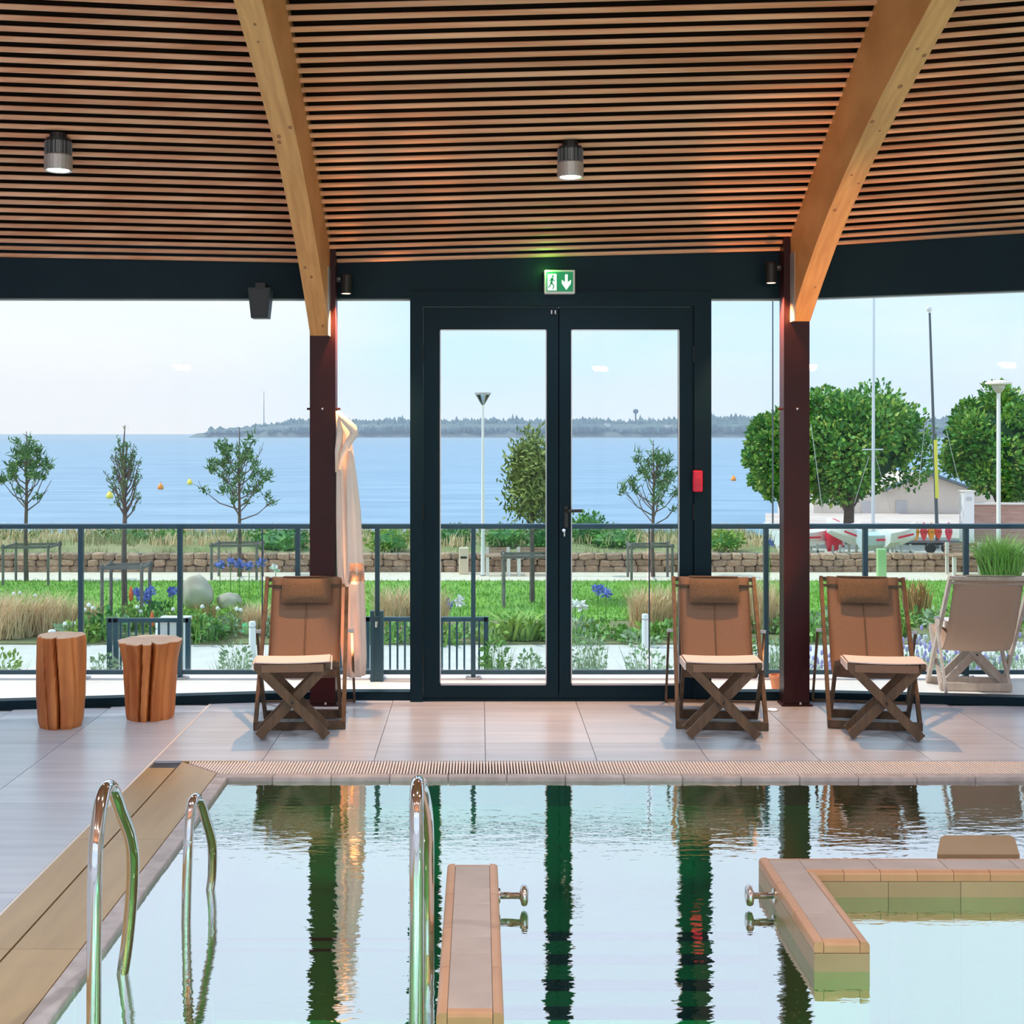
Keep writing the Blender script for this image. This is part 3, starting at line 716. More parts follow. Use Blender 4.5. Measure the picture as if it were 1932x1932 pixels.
# ------------------------------------------------------------------ deck chairs and footstools
def deck_chair(wood=M_teak, sling=M_sling, pil=M_pillow):
    t = thing('deck_chair', 'x', 'deck chair', group='wooden deck chairs with taupe slings')
    W = .252
    for s_ in (-1, 1):
        MB().bar((s_*W, 0, .012), (s_*(W-.006), .63, .80), .022, .038, up=(0,-.8,.63)).build('side_rail', wood, t)
        MB().bar((s_*.222, .27, .02), (s_*.222, -.055, .385), .020, .034, up=(0,.4,.3)).build('seat_rail', wood, t)
        MB().bar((s_*.285, .40, .50), (s_*.288, .735, .01), .014, .026, up=(0,.5,.4)).build('prop_leg', wood, t)
        MB().bar((s_*.250, .40, .505), (s_*.295, .40, .505), .018).build('hinge_pin', M_alu, t)
    MB().bar((-W-.002, .627, .793), (W+.002, .627, .793), .026, .024).build('top_bar', wood, t)
    MB().bar((-W, .585, .757), (W, .585, .757), .018, .016).build('cross_bar', wood, t)
    MB().bar((-W-.010, 0, .025), (W+.010, 0, .025), .032, .045).build('front_floor_bar', wood, t)
    MB().bar((-.23, .27, .03), (.23, .27, .03), .03, .05).build('rear_floor_bar', wood, t)
    MB().bar((-.23, -.055, .385), (.23, -.055, .385), .028, .028).build('seat_front_bar', wood, t)
    MB().bar((-.288, .735, .012), (.288, .735, .012), .014, .014).build('prop_bar', wood, t)
    # sling
    pts = [(.612,.812),(.60,.79),(.56,.70),(.50,.585),(.435,.465),(.365,.36),(.28,.285),(.19,.265),(.10,.29),(.02,.345),(-.05,.403)]
    n = 8; vs = []; fs = []
    for layer in (0, .004):
        for (y, z) in pts:
            for k in range(n+1):
                u = -1+2*k/n; vs.append((u*.213, y-(1-u*u)*-.004+layer*.5, z-(1-u*u)*.006-layer))
    m_ = len(pts)*(n+1)
    for i in range(len(pts)-1):
        for k in range(n):
            a = i*(n+1)+k; fs.append((a, a+1, a+n+2, a+n+1)); fs.append((m_+a, m_+a+n+1, m_+a+n+2, m_+a+1))
        a = i*(n+1); fs.append((a, a+n+1, m_+a+n+1, m_+a)); a += n; fs.append((a, m_+a, m_+a+n+1, a+n+1))
    s = MB(); s.add(vs, fs); so = s.build('sling', sling, t, smooth=True, fix=True)
    sm = MB(); 
    for i in range(2, 6):
        (y, z), (y2, z2) = pts[i], pts[i+1]; sm.bar((0, y+.0, z+.0), (0, y2+.0, z2+.0), .006, .004, up=(0,-.8,.6))
    sm.build('seam', pil, so)
    for s_ in (-1, 1):
        hm = MB()
        for i in range(1, 7):
            (y, z), (y2, z2) = pts[i], pts[i+1]; hm.bar((s_*.211, y-.001, z+.0), (s_*.211, y2-.001, z2), .008, .006, up=(0,-.8,.6))
        hm.build('side_hem', pil, so)
    # pillow with a strap over the top bar
    p = MB(); d = Vector((0, .42, .9)).normalized()   # along back
    Mx = Matrix.Translation((0, .553, .725)) @ Matrix.Rotation(-math.radians(26), 4, 'X')
    bm = bmesh.new(); bmesh.ops.create_grid(bm, x_segments=10, y_segments=6, size=1)
    vv = []; ff = []
    for sgn in (-1, 1):
        o_ = len(vv)
        for j in range(7):
            for i in range(11):
                u = -1+2*i/10; w = -1+2*j/6; th = .017*(max(0, 1-u**6)*max(0, 1-w**4))**.5
                vv.append(Mx @ Vector((u*.150, -.012+sgn*(th+.002), w*.078)))
        for j in range(6):
            for i in range(10):
                a = o_+j*11+i; ff.append((a, a+1, a+12, a+11) if sgn > 0 else (a, a+11, a+12, a+1))
    bm.free()
    p.add(vv, ff); po = p.build('pillow', pil, t, smooth=True)
    st = MB(); st.bbox((-.150,.61,.806), (.150,.645,.812), .002); st.build('pillow_strap', pil, po)
    return t
def foot_stool(wood=M_teak):
    t = thing('footstool', 'x', 'footstool', group='folding wooden footstools with cloth tops')
    for (y, dy) in ((0, 1), (.20, -1)):
        MB().bar((-.193, y, .415), (.188, y, .0 + .024), .050, .022, up=(0,1,0)).build('crossed_leg', wood, t)
        MB().bar((.193, y+.030*dy, .415), (-.188, y+.024*dy, .024), .050, .022, up=(0,1,0)).build('crossed_leg', wood, t)
    for s_ in (-1, 1):
        MB().bar((s_*.195, -.015, .418), (s_*.195, .215, .418), .030, .026).build('top_bar', wood, t)
        MB().bar((s_*.175, .03, .03), (s_*.175, .17, .03), .02, .02).build('foot_bar', wood, t)
    MB().bar((0, -.02, .212), (0, .22, .212), .010).build('pivot_bolt', M_black, t)
    s = MB(); vs = []; n = 10
    for layer in (0, -.006):
        for j in (-.012, .10, .212):
            for k in range(n+1):
                u = -1+2*k/n; vs.append((u*.205, j, .441-(1-u*u)*.006+layer))
    fs = []
    for j in range(2):
        for k in range(n):
            a = j*(n+1)+k; b = 3*(n+1)+a; fs += [(a, a+1, a+n+2, a+n+1), (b, b+n+1, b+n+2, b+1)]
    for k in range(n):
        a = k; b = 3*(n+1)+k; fs.append((a, b, b+1, a+1)); a = 2*(n+1)+k; b = 5*(n+1)+k; fs.append((a, a+1, b+1, b))
    s.add(vs, fs)
    for s_ in (-1, 1): s.box((s_*.213-.004, -.012, .395), (s_*.213+.004, .212, .435))
    s.build('cloth_top', M_stoolcloth, t)
    fl = MB(); fl.box((-.17,-.0125,.382), (.17,-.009,.425)); fl.build('front_hem', M_sling, t)
    return t
c0 = deck_chair(); s0 = foot_stool()
def place(o, x, y, rz, label, z=0):
    o.location = (x, y, z); o.rotation_euler = (0,0,rz); o['label'] = label
place(c0, -1.035, 7.46, .06, 'indoor deck chair with taupe sling in front of the left column, robe behind it')
c1 = copy_tree(c0); place(c1, 1.392, 7.46, -.10, 'indoor deck chair with taupe sling in front of the right door jamb')
c2 = copy_tree(c0); place(c2, 2.27, 7.46, -.17, 'indoor deck chair with taupe sling to the right of the right column')
place(s0, XA(553,7.2), 7.18, .10, 'crossed-leg footstool before the left deck chair, near the log stools')
s1 = copy_tree(s0); place(s1, XA(1364,7.2), 7.18, -.03, 'crossed-leg footstool before the middle indoor deck chair')
s2 = copy_tree(s0); place(s2, XA(1668,7.2), 7.16, -.13, 'crossed-leg footstool before the rightmost indoor deck chair')

# ------------------------------------------------------------------ bathrobe
rb = thing('bathrobe', 'beige towelling bathrobe hanging from the right side of the left column', 'bathrobe')
def robe_tube(name, rings, seed, folds=7, amp=.16, m=M_robe):
    n = 40; vs = []; fs = []
    for i, (xl, xr, z, dp, cy) in enumerate(rings):
        cx = (xl+xr)/2; hx = (xr-xl)/2
        for k in range(n):
            a = 2*math.pi*k/n
            f_ = 1+amp*math.sin(folds*a+seed+.5*z)+.06*noise.noise(Vector((math.cos(a)*2, math.sin(a)*2, z*6+seed)))
            vs.append((cx+hx*f_*math.cos(a)/(1+amp*.5), cy+dp*f_*math.sin(a), z))
    for i in range(len(rings)-1):
        for k in range(n): fs.append((i*n+k, i*n+(k+1) % n, (i+1)*n+(k+1) % n, (i+1)*n+k))
    fs += [tuple(range(n-1,-1,-1)), tuple((len(rings)-1)*n+k for k in range(n))]
    q = MB(); q.add(vs, fs); return q.build(name, m, rb, smooth=True)
def rx(px): return XA(px, 8.12)
def rz_(py): return ZA(py, 8.12)
robe_tube('body', [(rx(636),rx(646),rz_(778),.02,8.13),(rx(635),rx(655),rz_(800),.05,8.13),(rx(635),rx(664),rz_(840),.07,8.13),(rx(634),rx(668),rz_(900),.075,8.13),(rx(634),rx(676),rz_(980),.08,8.13),(rx(635),rx(684),rz_(1060),.08,8.13),(rx(638),rx(688),rz_(1150),.08,8.13),(rx(644),rx(690),rz_(1240),.08,8.13),(rx(648),rx(688),rz_(1275),.075,8.13)], 1.0)
robe_tube('sleeve', [(rx(656),rx(668),rz_(850),.02,8.06),(rx(657),rx(676),rz_(900),.035,8.03),(rx(658),rx(684),rz_(960),.04,7.99),(rx(660),rx(689),rz_(1030),.042,7.95),(rx(662),rx(692),rz_(1070),.045,7.93),(rx(664),rx(690),rz_(1094),.045,7.92)], 2.0, 5, .10)
cl = MB(); cl.tube([(rx(640),8.06,rz_(780)),(rx(652),8.04,rz_(792)),(rx(668),8.03,rz_(808)),(rx(672),8.03,rz_(818)),(rx(660),8.02,rz_(836)),(rx(650),8.02,rz_(856)),(rx(643),8.03,rz_(885))], [.010,.022,.028,.026,.022,.018,.008], 10); cl.build('shawl_collar', M_robe, rb, smooth=True)
cl = MB(); cl.tube([(rx(638),8.09,rz_(776)),(rx(644),8.06,rz_(815)),(rx(640),8.04,rz_(850)),(rx(637),8.05,rz_(890))], [.012,.022,.018,.008], 8); cl.build('shawl_collar', M_robe, rb, smooth=True)
cu = MB(); cu.tube([(rx(677),7.935,rz_(1058)),(rx(678),7.92,rz_(1090))], [.048,.050], 16); cu.build('cuff', mat('robe_cuff', (.40,.24,.17), .9, col2=(.75,.45,.30), scale=30, bump=.2), rb, smooth=True)

# ------------------------------------------------------------------ rest of the hall
o = MB().box((-7.15,-5,-.3),(-7.0,7.5,4.4)).build('wall_left', M_cream); struct(o)
o = MB().box((8.0,-5,-.3),(8.15,7.6,4.6)).build('wall_right', M_cream); struct(o)
wb = MB()
for x_ in (-7.15,-4.1,-1.1,1.9,4.9,8.0): wb.box((x_, -5.1, -.1), (x_+.15, -4.95, 4.4))
wb.box((-7.15,-5.1,4.1),(8.15,-4.95,4.6)); o = wb.build('wall_back', M_teal); struct(o)

for i_, x_ in enumerate((-4.02,-1.02,1.98,4.98)):  # unseen uplights added to brighten the undersides of the slats
    t = thing('added_uplight', ('leftmost','second from left','third from left','rightmost')[i_]+' added unseen uplight on the back window columns', 'lamp', (x_, -4.80, 2.7), group='added unseen uplights on the back window columns')
    m = MB(); m.add([(-.12,-.14,.06),(.12,-.14,.06),(.12,.10,.06),(-.12,.10,.06),(-.08,-.14,-.06),(.08,-.14,-.06),(.08,-.04,-.06),(-.08,-.04,-.06)], [(4,5,6,7),(0,4,7,3),(1,2,6,5),(0,1,5,4),(3,7,6,2)]); m.build('housing', M_alu, t, fix=False)
    l = bpy.data.lights.new('added_uplight_bulb', 'AREA'); l.energy = 75; l.size = .22; l.color = (1,.84,.66); l.spread = math.radians(170)
    o = bpy.data.objects.new('added_uplight_bulb', l); COL.objects.link(o); o.parent = t; o.location = (0,-.02,.07); o.rotation_euler = (math.radians(180-24),0,0)
# unseen lamps added under the water to brighten its green
for ni_, (x_, y_) in enumerate(((-.6,1.2),(1.0,1.2),(2.8,1.2),(4.6,1.2))):
    t = thing('added_pool_lamp', ('leftmost','second from left','third from left','rightmost')[ni_]+' added underwater lamp in the near pool wall, outside the picture', 'lamp', (x_, .81, -.65), group='added underwater pool lamps')
    MB().lathe([(.12,0),(.12,.02),(.10,.03)], 20).build('bezel', M_chrome, t).rotation_euler = (-math.pi/2,0,0)
    l = bpy.data.lights.new('added_underwater_bulb', 'AREA'); l.energy = 36; l.size = .2; l.shape = 'DISK'; l.color = (.35,1,.7)
    o = bpy.data.objects.new('added_underwater_bulb', l); COL.objects.link(o); o.parent = t; o.location = (0,.05,0); o.rotation_euler = (math.pi/2,0,0)

# ------------------------------------------------------------------ terrace, railing
o = MB().box((-14, 8.38, -.35), (16, 9.25, -.02)).build('terrace_floor', M_terrace); struct(o, 'pale paved terrace outside the glazing')
o = MB().box((-14, 9.25, -1.1), (16, 9.33, -.03)).build('terrace_edge', M_terrace); struct(o)
RY = 9.12; RT = 1.067
rl = thing('terrace_railing', 'grey blue terrace railing with glass panels between posts', 'railing')
def rpx(px): return XA(px, RY)
MB().bbox((-12, RY-.025, RT-.035), (14, RY+.025, RT), .006).build('top_rail', M_rail, rl)
MB().box((-12, RY-.012, .01), (14, RY+.012, .04)).build('bottom_rail', M_rail, rl)
posts = [153,340,562,712,893,1060,1445,1632,1822]
pxs = [-560,-380,-200,-30]+posts+[2010,2190,2370]
for p in pxs:
    m = MB(); x_ = rpx(p); m.box((x_-.016, RY-.02, -.012), (x_+.016, RY+.02, RT-.035)); o = m.build('post', M_rail, rl)
    q = MB(); q.bbox((x_-.055, RY-.05, -.02), (x_+.055, RY+.05, -.006), .003)
    for dx in (-.038, .038): q.lathe([(.008,-.006),(.008,.006)], 8, (x_+dx, RY-.035, 0))
    q.build('base_plate', M_alu, o)
for p in (495, 1225):
    x_ = rpx(p); MB().box((x_-.004, RY-.008, .04), (x_+.004, RY+.008, RT-.035)).build('glass_joint', M_rail, rl)
allp = sorted(pxs+[495,1225])
for a, b in zip(allp, allp[1:]):
    MB().box((rpx(a)+.02, RY-.005, .05), (rpx(b)-.02, RY+.005, RT-.04)).build('glass_panel', M_rglass, rl)
# thick service post behind the pane left of the doors
sp_ = thing('gate_post', 'thick grey blue post with latch standing beside the ramp fence, left of the doors', 'post', (XA(711,9.0), 9.02, -.02))
m = MB(); m.box((-.045,-.03,0), (-.02,.03,.49)); m.box((.02,-.03,0), (.045,.03,.49)); m.box((-.02,-.02,0), (.02,.02,.45)); m.build('channel', M_rail, sp_)
MB().lathe([(.012,-.02),(.012,.02)], 10, (0,-.03,.40)).build('latch', M_chrome, sp_)
# outside deck chair
M_wo = mat('weathered_teak', (.50,.40,.33), .6, col2=(.62,.52,.45), scale=6, stretch=(5,5,.8))
M_so = mat('outdoor_sling', (.50,.32,.22), .8, col2=(.54,.36,.26), scale=200)
co = deck_chair(M_wo, M_so, mat('outdoor_pillow', (.27,.22,.13), .85))
place(co, XA(1868,8.5), 8.93, math.pi-.12, 'weathered deck chair standing outside on the terrace at the right edge', -.02)
so_ = copy_tree(s0); place(so_, XA(1838,8.9), 8.86, -.05, 'footstool on the terrace behind the outdoor deck chair', -.02)
for ch_ in so_.children:
    if ch_.name.startswith(('crossed','top_bar','foot_bar')): ch_.data = ch_.data.copy(); ch_.data.materials[0] = M_wo
pt = thing('terracotta_pot', 'small terracotta pot on the terrace left of the right column', 'pot', (XA(1466,8.75), 8.75, -.02))
MB().lathe([(.035,0),(.048,.075),(.054,.078),(.054,.095),(.046,.096),(.044,.08),(.01,.078)], 18).build('pot', mat('terracotta', (.62,.24,.12), .8), pt)

# ------------------------------------------------------------------ garden ground
G = -1.0
def ground(name, x0, x1, y0, y1, z, m, label=None, th=.4):
    o = MB().box((x0, y0, z-th), (x1, y1, z)).build(name, m); struct(o, label); return o
ground('concrete_path', -16, 22, 9.33, 16.6, G+.0, M_path, 'pale concrete path below the terrace')
ground('planting_bed', -16, 22, 16.6, 18.6, G+.02, M_soil, 'planted border beyond the path')
lawn = ground('lawn', -16, 22, 18.6, 23.5, G+.03, M_lawn, 'bright green lawn')
ground('sandy_path', -16, 22, 23.5, 24.9, G+.04, M_gravel, 'sandy walk in front of the stone wall')
# dune strip rising behind the wall
def terrain(name, x0, x1, nx, ys, zf, m, label):
    q = MB(); vs = []; fs = []
    for j, y in enumerate(ys):
        for i in range(nx+1):
            x_ = x0+(x1-x0)*i/nx; vs.append((x_, y, zf(x_, y)))
    for j in range(len(ys)-1):
        for i in range(nx): a = j*(nx+1)+i; fs.append((a, a+1, a+nx+2, a+nx+1))
    q.add(vs, fs); o = q.build(name, m, fix=False, smooth=True); struct(o, label); return o
def dz(x, y):
    base = {25.2: -.98, 26.5: -.80, 28: -.66, 30: -.60, 32: -.95, 36: -1.9, 45: -2.4, 70: -2.9, 90: -3.4}[y]
    if y > 32: base = {36: -2.6, 45: -3.3, 70: -3.6, 90: -4}[y]
    if x > 7.2 and y in (26.5, 28, 30, 32): base = -1.4 if y < 29 else -1.7
    k = min(1, max(0, (x-6.2)/1.0)); 
    if 6.2 < x <= 7.2 and y in (26.5,28,30,32): base = base*(1-k)+(-1.4)*k
    return base+.12*noise.noise(Vector((x*.5, y*.5, 0)))*(1 if y < 36 else .3)
dune = terrain('dune_bank', -22, 40, 120, [25.2,26.5,28,30,32,36,45,70,90], dz, M_dune, 'low dune bank behind the stone wall')

q = MB(); q.prism([(.22*31,31),(40,31),(40,66),(.22*66,66)], 'Z', -3.2, -2.35); o = q.build('boat_yard', mat('yard_sand', (.50,.45,.38), .95, col2=(.60,.54,.46), scale=.6)); struct(o, 'sandy boat yard behind the stone wall')
def sea_mat():
    m = bpy.data.materials.new('sea_water'); m.use_nodes = True; n = m.node_tree.nodes; l = m.node_tree.links; b = n['Principled BSDF']
    b.inputs['Base Color'].default_value = (.15,.30,.50,1); b.inputs['Roughness'].default_value = .42
    t = n.new('ShaderNodeTexCoord'); mm_ = n.new('ShaderNodeMapping'); mm_.inputs['Scale'].default_value = (.25,.9,1); l.new(t.outputs['Object'], mm_.inputs[0])
    nn = n.new('ShaderNodeTexNoise'); nn.inputs['Scale'].default_value = .5; nn.inputs['Detail'].default_value = 6; l.new(mm_.outputs[0], nn.inputs['Vector'])
    bp = n.new('ShaderNodeBump'); bp.inputs['Strength'].default_value = .8; bp.inputs['Distance'].default_value = .35; l.new(nn.outputs['Fac'], bp.inputs['Height']); l.new(bp.outputs[0], b.inputs['Normal'])
    r_ = n.new('ShaderNodeValToRGB'); r_.color_ramp.elements[0].position = .35; r_.color_ramp.elements[1].position = .65
    r_.color_ramp.elements[0].color = (.11,.25,.37,1); r_.color_ramp.elements[1].color = (.19,.35,.46,1); l.new(nn.outputs['Fac'], r_.inputs[0]); l.new(r_.outputs[0], b.inputs['Base Color'])
    return m
se = MB(); se.quad((-6000, 60, -3), (6000, 60, -3), (6000, 9000, -3), (-6000, 9000, -3)); o = se.build('sea', sea_mat(), fix=False); struct(o, 'calm blue sea')

# ------------------------------------------------------------------ stone wall
sw = thing('stone_wall', 'low rubble stone wall between the sandy walk and the dunes', 'wall', (0,0,0))
WY = 25.0; rows = [(G+.02,.13),(G+.155,.12),(G+.28,.11)]
MB().box((-11.5, WY+.05, G), (12.5, WY+.3, G+.38)).build('mortar_core', mat('wall_mortar', (.20,.16,.13), .95), sw)
def stone_me(k):
    m = MB().bbox((-.5,-.5,-.5), (.5,.5,.5), .17); rs = random.Random(k)
    m.v = [tuple(c*(1+rs.uniform(-.10,.06)) for c in v) for v in m.v]
    return m.mesh('stone', M_stone, fix=True)
smesh = [stone_me(k) for k in range(8)]
nst = 0; extra = MB()
for (z, h) in rows:
    x_ = -10.4+R.uniform(0,.1)
    while x_ < 11.0:
        w = R.uniform(.17,.30)
        o = inst('stone', smesh[R.randrange(8)], (x_+w/2, WY+.05+R.uniform(-.02,.02), z+h/2+R.uniform(-.01,.01)), sw); o.scale = (w*1.02, .22, h*1.12); o.rotation_euler = (R.uniform(-.1,.1), R.uniform(-.12,.12), 0)
        x_ += w+.012; nst += 1

# ------------------------------------------------------------------ vegetation helpers
def blades(mb, cx, cy, cz, n, h, r, lean=.5, w=.012, rnd=R, seg=2):
    for _ in range(n):
        a = rnd.uniform(0, 2*math.pi); rr = r*rnd.random()**.5*.5; b = rnd.uniform(0, 2*math.pi)
        L = h*rnd.uniform(.6,1.05); ln = lean*rnd.uniform(.2,1.1)*L
        p = Vector((cx+rr*math.cos(b), cy+rr*math.sin(b), cz)); side = Vector((-math.sin(a+rnd.uniform(-1,1)), math.cos(a), 0))*w*.5
        mid = p+Vector((math.cos(a)*ln*.35, math.sin(a)*ln*.35, L*.6)); tip = p+Vector((math.cos(a)*ln, math.sin(a)*ln, L*rnd.uniform(.85,1)))
        mb.add([p-side, p+side, mid+side*.8, mid-side*.8, tip], [(0,1,2,3), (3,2,4)])
def leaves(mb, c, rad, n, size, rnd=R, flat=.0):
    for _ in range(n):
        v = Vector((rnd.gauss(0,1), rnd.gauss(0,1), rnd.gauss(0,1))).normalized()*(rnd.uniform(.55,1.0))
        p = Vector((c[0]+v.x*rad[0], c[1]+v.y*rad[1], c[2]+v.z*rad[2]))
        d = (v+Vector((rnd.uniform(-.8,.8), rnd.uniform(-.8,.8), rnd.uniform(-.5,.9)))).normalized()*size*rnd.uniform(.6,1.2)
        s_ = d.orthogonal().normalized(); s_.rotate(Matrix.Rotation(rnd.uniform(0,6.28), 3, d)); s_ *= d.length*.28
        mb.add([p, p+d*.5+s_, p+d, p+d*.5-s_], [(0,1,2,3)])
def tussock(px, pyb, pyt, wpx, label, m=M_tan, group='tan grass tussocks in the border', n=260, lean=.5, w=None, z=G+.03, Y=None, cat='grass', name='grass_tussock'):
    Y = Y or YG(pyb, z); s_ = F/Y; h = (pyb-pyt)/s_; r = wpx/s_
    q = MB(); blades(q, 0, 0, 0, n, h, r*.7, lean*r/h, w or .010)
    o = q.build(name, m, fix=False, loc=(XA(px, Y), Y, z)); return tag(o, label, cat, group)

tussock(20, 1200, 1105, 130, 'wide tan grass tussock at the left edge beyond the railing', n=700)
tussock(100, 1195, 1110, 110, 'tan grass tussock behind the tall log stool', n=600)
tussock(165, 1190, 1125, 70, 'small tan grass tussock right of the first railing post', n=260)
tussock(480, 1195, 1128, 80, 'tan grass tussock just left of the left deck chair', n=420)
tussock(745, 1180, 1096, 110, 'tan grass tussock behind the narrow left pane', n=560)
tussock(815, 1182, 1100, 90, 'tan grass tussock behind the left door jamb', n=400)
tussock(1225, 1185, 1094, 110, 'tan grass tussock seen through the right door leaf', n=640)
tussock(1285, 1180, 1090, 100, 'tan grass tussock behind the right door jamb', n=420)
tussock(1370, 1185, 1085, 100, 'tan grass tussock behind the middle deck chair', n=420)
tussock(1440, 1190, 1080, 100, 'tan grass tussock left of the right column', n=520)
tussock(1730, 1165, 1085, 70, 'bronze upright grass right of the rightmost indoor deck chair', m=mat('bronze_grass', (.45,.22,.08), .8, col2=(.50,.38,.12), scale=3), group='bronze grass', n=120, w=.03, lean=.5)
tussock(385, 1180, 1130, 70, 'bronze grass growing in front of the big boulder', m=MATS['bronze_grass'], group='bronze grass', n=220)
tussock(980, 1205, 1145, 90, 'strappy yellow green plant seen through the left door leaf', m=M_leaf_y, group='strappy plants', n=90, w=.05, lean=.9, cat='plant', name='strappy_plant')
tussock(1888, 1095, 1002, 100, 'big fine-leaved green grass clump on the right, in front of the stone wall', m=mat('fine_grass', (.16,.34,.05), .8, col2=(.34,.46,.12), scale=3), group='fine grass', n=900, w=.018, lean=.75)
LM = [(8,'the left edge of the picture'),(60,'the staked pine at the left edge'),(115,'the tall log stool'),(153,'the first railing post'),(205,'the thick end post of the ramp fence'),(236,'the thin twiggy tree'),(283,'the shorter log stool'),(340,'the second railing post'),(372,'the big boulder'),(415,'the gap between the boulders'),(438,'the small pale boulder'),(476,'the white bollard left of the left deck chair'),(515,'the left edge of the left deck chair'),(562,'the railing post left of the left column'),(607,'the left column'),(690,'the bathrobe'),(712,'the gate post'),(750,'the narrow left pane'),(790,'the left door jamb'),(832,'the left edge of the left door glass'),(875,'the litter bin'),(911,'the cone-headed lamp post'),(950,'the first bench'),(1004,'the olive green tree'),(1053,'the meeting stiles of the doors'),(1090,'the door handle'),(1135,'the middle of the right door glass'),(1180,'the tallest grass right of the handle'),(1217,'the white bollard behind the right door leaf'),(1245,'the pine behind the right door leaf'),(1283,'the right edge of the right door glass'),(1318,'the right door jamb'),(1345,'the middle deck chair'),(1400,'the right side of the middle deck chair'),(1445,'the railing post left of the right column'),(1500,'the right column'),(1565,'the left rail of the rightmost indoor deck chair'),(1632,'the middle of the rightmost indoor deck chair'),(1663,'the pale green post'),(1700,'the right rail of the rightmost indoor deck chair'),(1735,'the bronze grass clump'),(1785,'the left rail of the outdoor deck chair'),(1822,'the rightmost railing post'),(1888,'the fine-leaved grass clump'),(1932,'the right edge of the picture')]
USED = set()
def near(what, px):
    c = sorted(LM, key=lambda a: abs(a[0]-px))
    for (lx, ln) in c[:3]:
        d = px-lx; rel = 'in line with' if abs(d) < 9 else ('just left of' if d < 0 else 'just right of')
        t_ = '%s %s %s' % (what, rel, ln)
        if t_ not in USED and len(t_.split()) <= 16: USED.add(t_); return t_
    return t_
# perennials along the border
gp = MB
R2 = random.Random(11)
def perennial(px, pyb, h, w, m, label, group, Y=None, z=G+.02, n=90, size=.10, name='perennial_plant', flowers=None, nf=0):
    Y = Y or YG(pyb, z); s_ = F/Y
    t = thing(name, label, 'plant', (XA(px, Y), Y, z), group=group)
    q = MB(); leaves(q, (0,0,h*.45), (w*.5, w*.4, h*.5), n, size, R2); blades(q, 0, 0, 0, n//3, h, w*.7, .5, .02, R2); q.build('foliage', m, t, fix=False)
    if flowers:
        for k in range(nf):
            fm = MB(); a = R2.uniform(-w*.5, w*.5); b = R2.uniform(-w*.3, w*.3); hh = h*R2.uniform(.95,1.25)
            fm.blob((a, b, hh), (.03,.03,.03), .2, 1, k)
            fm.build('flower_head', flowers, t)
            MB().bar((a*.8, b*.8, 0), (a, b, hh), .006).build('flower_stem', m, t)
    return t
TONE = {'leaf_green':'mid green','leaf_yellow_green':'yellow green','leaf_silver':'silvery','leaf_deep_green':'deep green'}
k = 0
for px in list(range(10, 600, 24)):
    k += 1; m_ = (M_leaf, M_leaf_y, M_leaf_s, M_leaf_d)[k*7 % 4]
    perennial(px+R2.uniform(-8,8), 1200+R2.uniform(-18,12), R2.uniform(.24,.42), R2.uniform(.35,.6), m_, near(TONE[m_.name]+(' white-flowering' if k % 3 == 0 else '')+' border plant', px), 'border perennials on the left', flowers=M_fwhite if k % 3 == 0 else None, nf=3)
for px in list(range(690, 1300, 26)):
    k += 1; m_ = (M_leaf, M_leaf_y, M_leaf_s, M_leaf)[k*7 % 4]
    perennial(px+R2.uniform(-8,8), 1206+R2.uniform(-12,8), R2.uniform(.12,.24), R2.uniform(.35,.6), m_, near('low '+TONE[m_.name]+' border plant', px), 'border perennials behind the doors', n=70)
for px in list(range(1345, 1960, 26)):
    k += 1; m_ = (M_leaf, M_leaf_y, M_leaf_s, M_leaf)[k*7 % 4]
    perennial(px+R2.uniform(-8,8), 1200+R2.uniform(-22,12), R2.uniform(.20,.45), R2.uniform(.35,.6), m_, near(TONE[m_.name]+' border plant', px), 'border perennials on the right')
# light shrubs right outside the terrace
for (px, pyt, w_, m_, lb) in ((10,1215,.30,M_leaf_y,'yellow green plant at the left edge below the railing'),(200,1222,.32,M_leaf_s,'silvery plant between the two log stools'),(445,1200,.36,M_leaf_s,'wispy silvery plant left of the left footstool'),(935,1190,.30,M_leaf,'dark leafy plant by the end of the ramp fence'),(1000,1218,.32,M_leaf_s,'low silvery shrub behind the left door leaf'),(1108,1180,.42,M_leaf_s,'taller grey green shrub behind the right door leaf'),(1218,1205,.46,M_leaf_s,'wide pale green shrub behind the right door leaf'),(1408,1190,.3,M_leaf,'green plant behind the middle deck chair'),(1460,1190,.3,M_leaf_s,'pale plant left of the right column')):
    Y = 10.9; h = ZA(pyt, Y)-G
    t = thing('terrace_shrub', lb, 'shrub', (XA(px, Y), Y, G), group=None)
    q = MB(); blades(q, 0, 0, h*.35, 150, h*.62, w_*.75, .30, .008, R2); leaves(q, (0,0,h*.78), (w_*.4,w_*.35,h*.17), 160, .05, R2); q.build('foliage', m_, t, fix=False)
    q = MB(); 
    for a in range(5): q.bar((R2.uniform(-.03,.03), R2.uniform(-.03,.03), 0), (R2.uniform(-.1,.1), R2.uniform(-.1,.1), h*.7), .008)
    q.build('stems', M_bark, t)
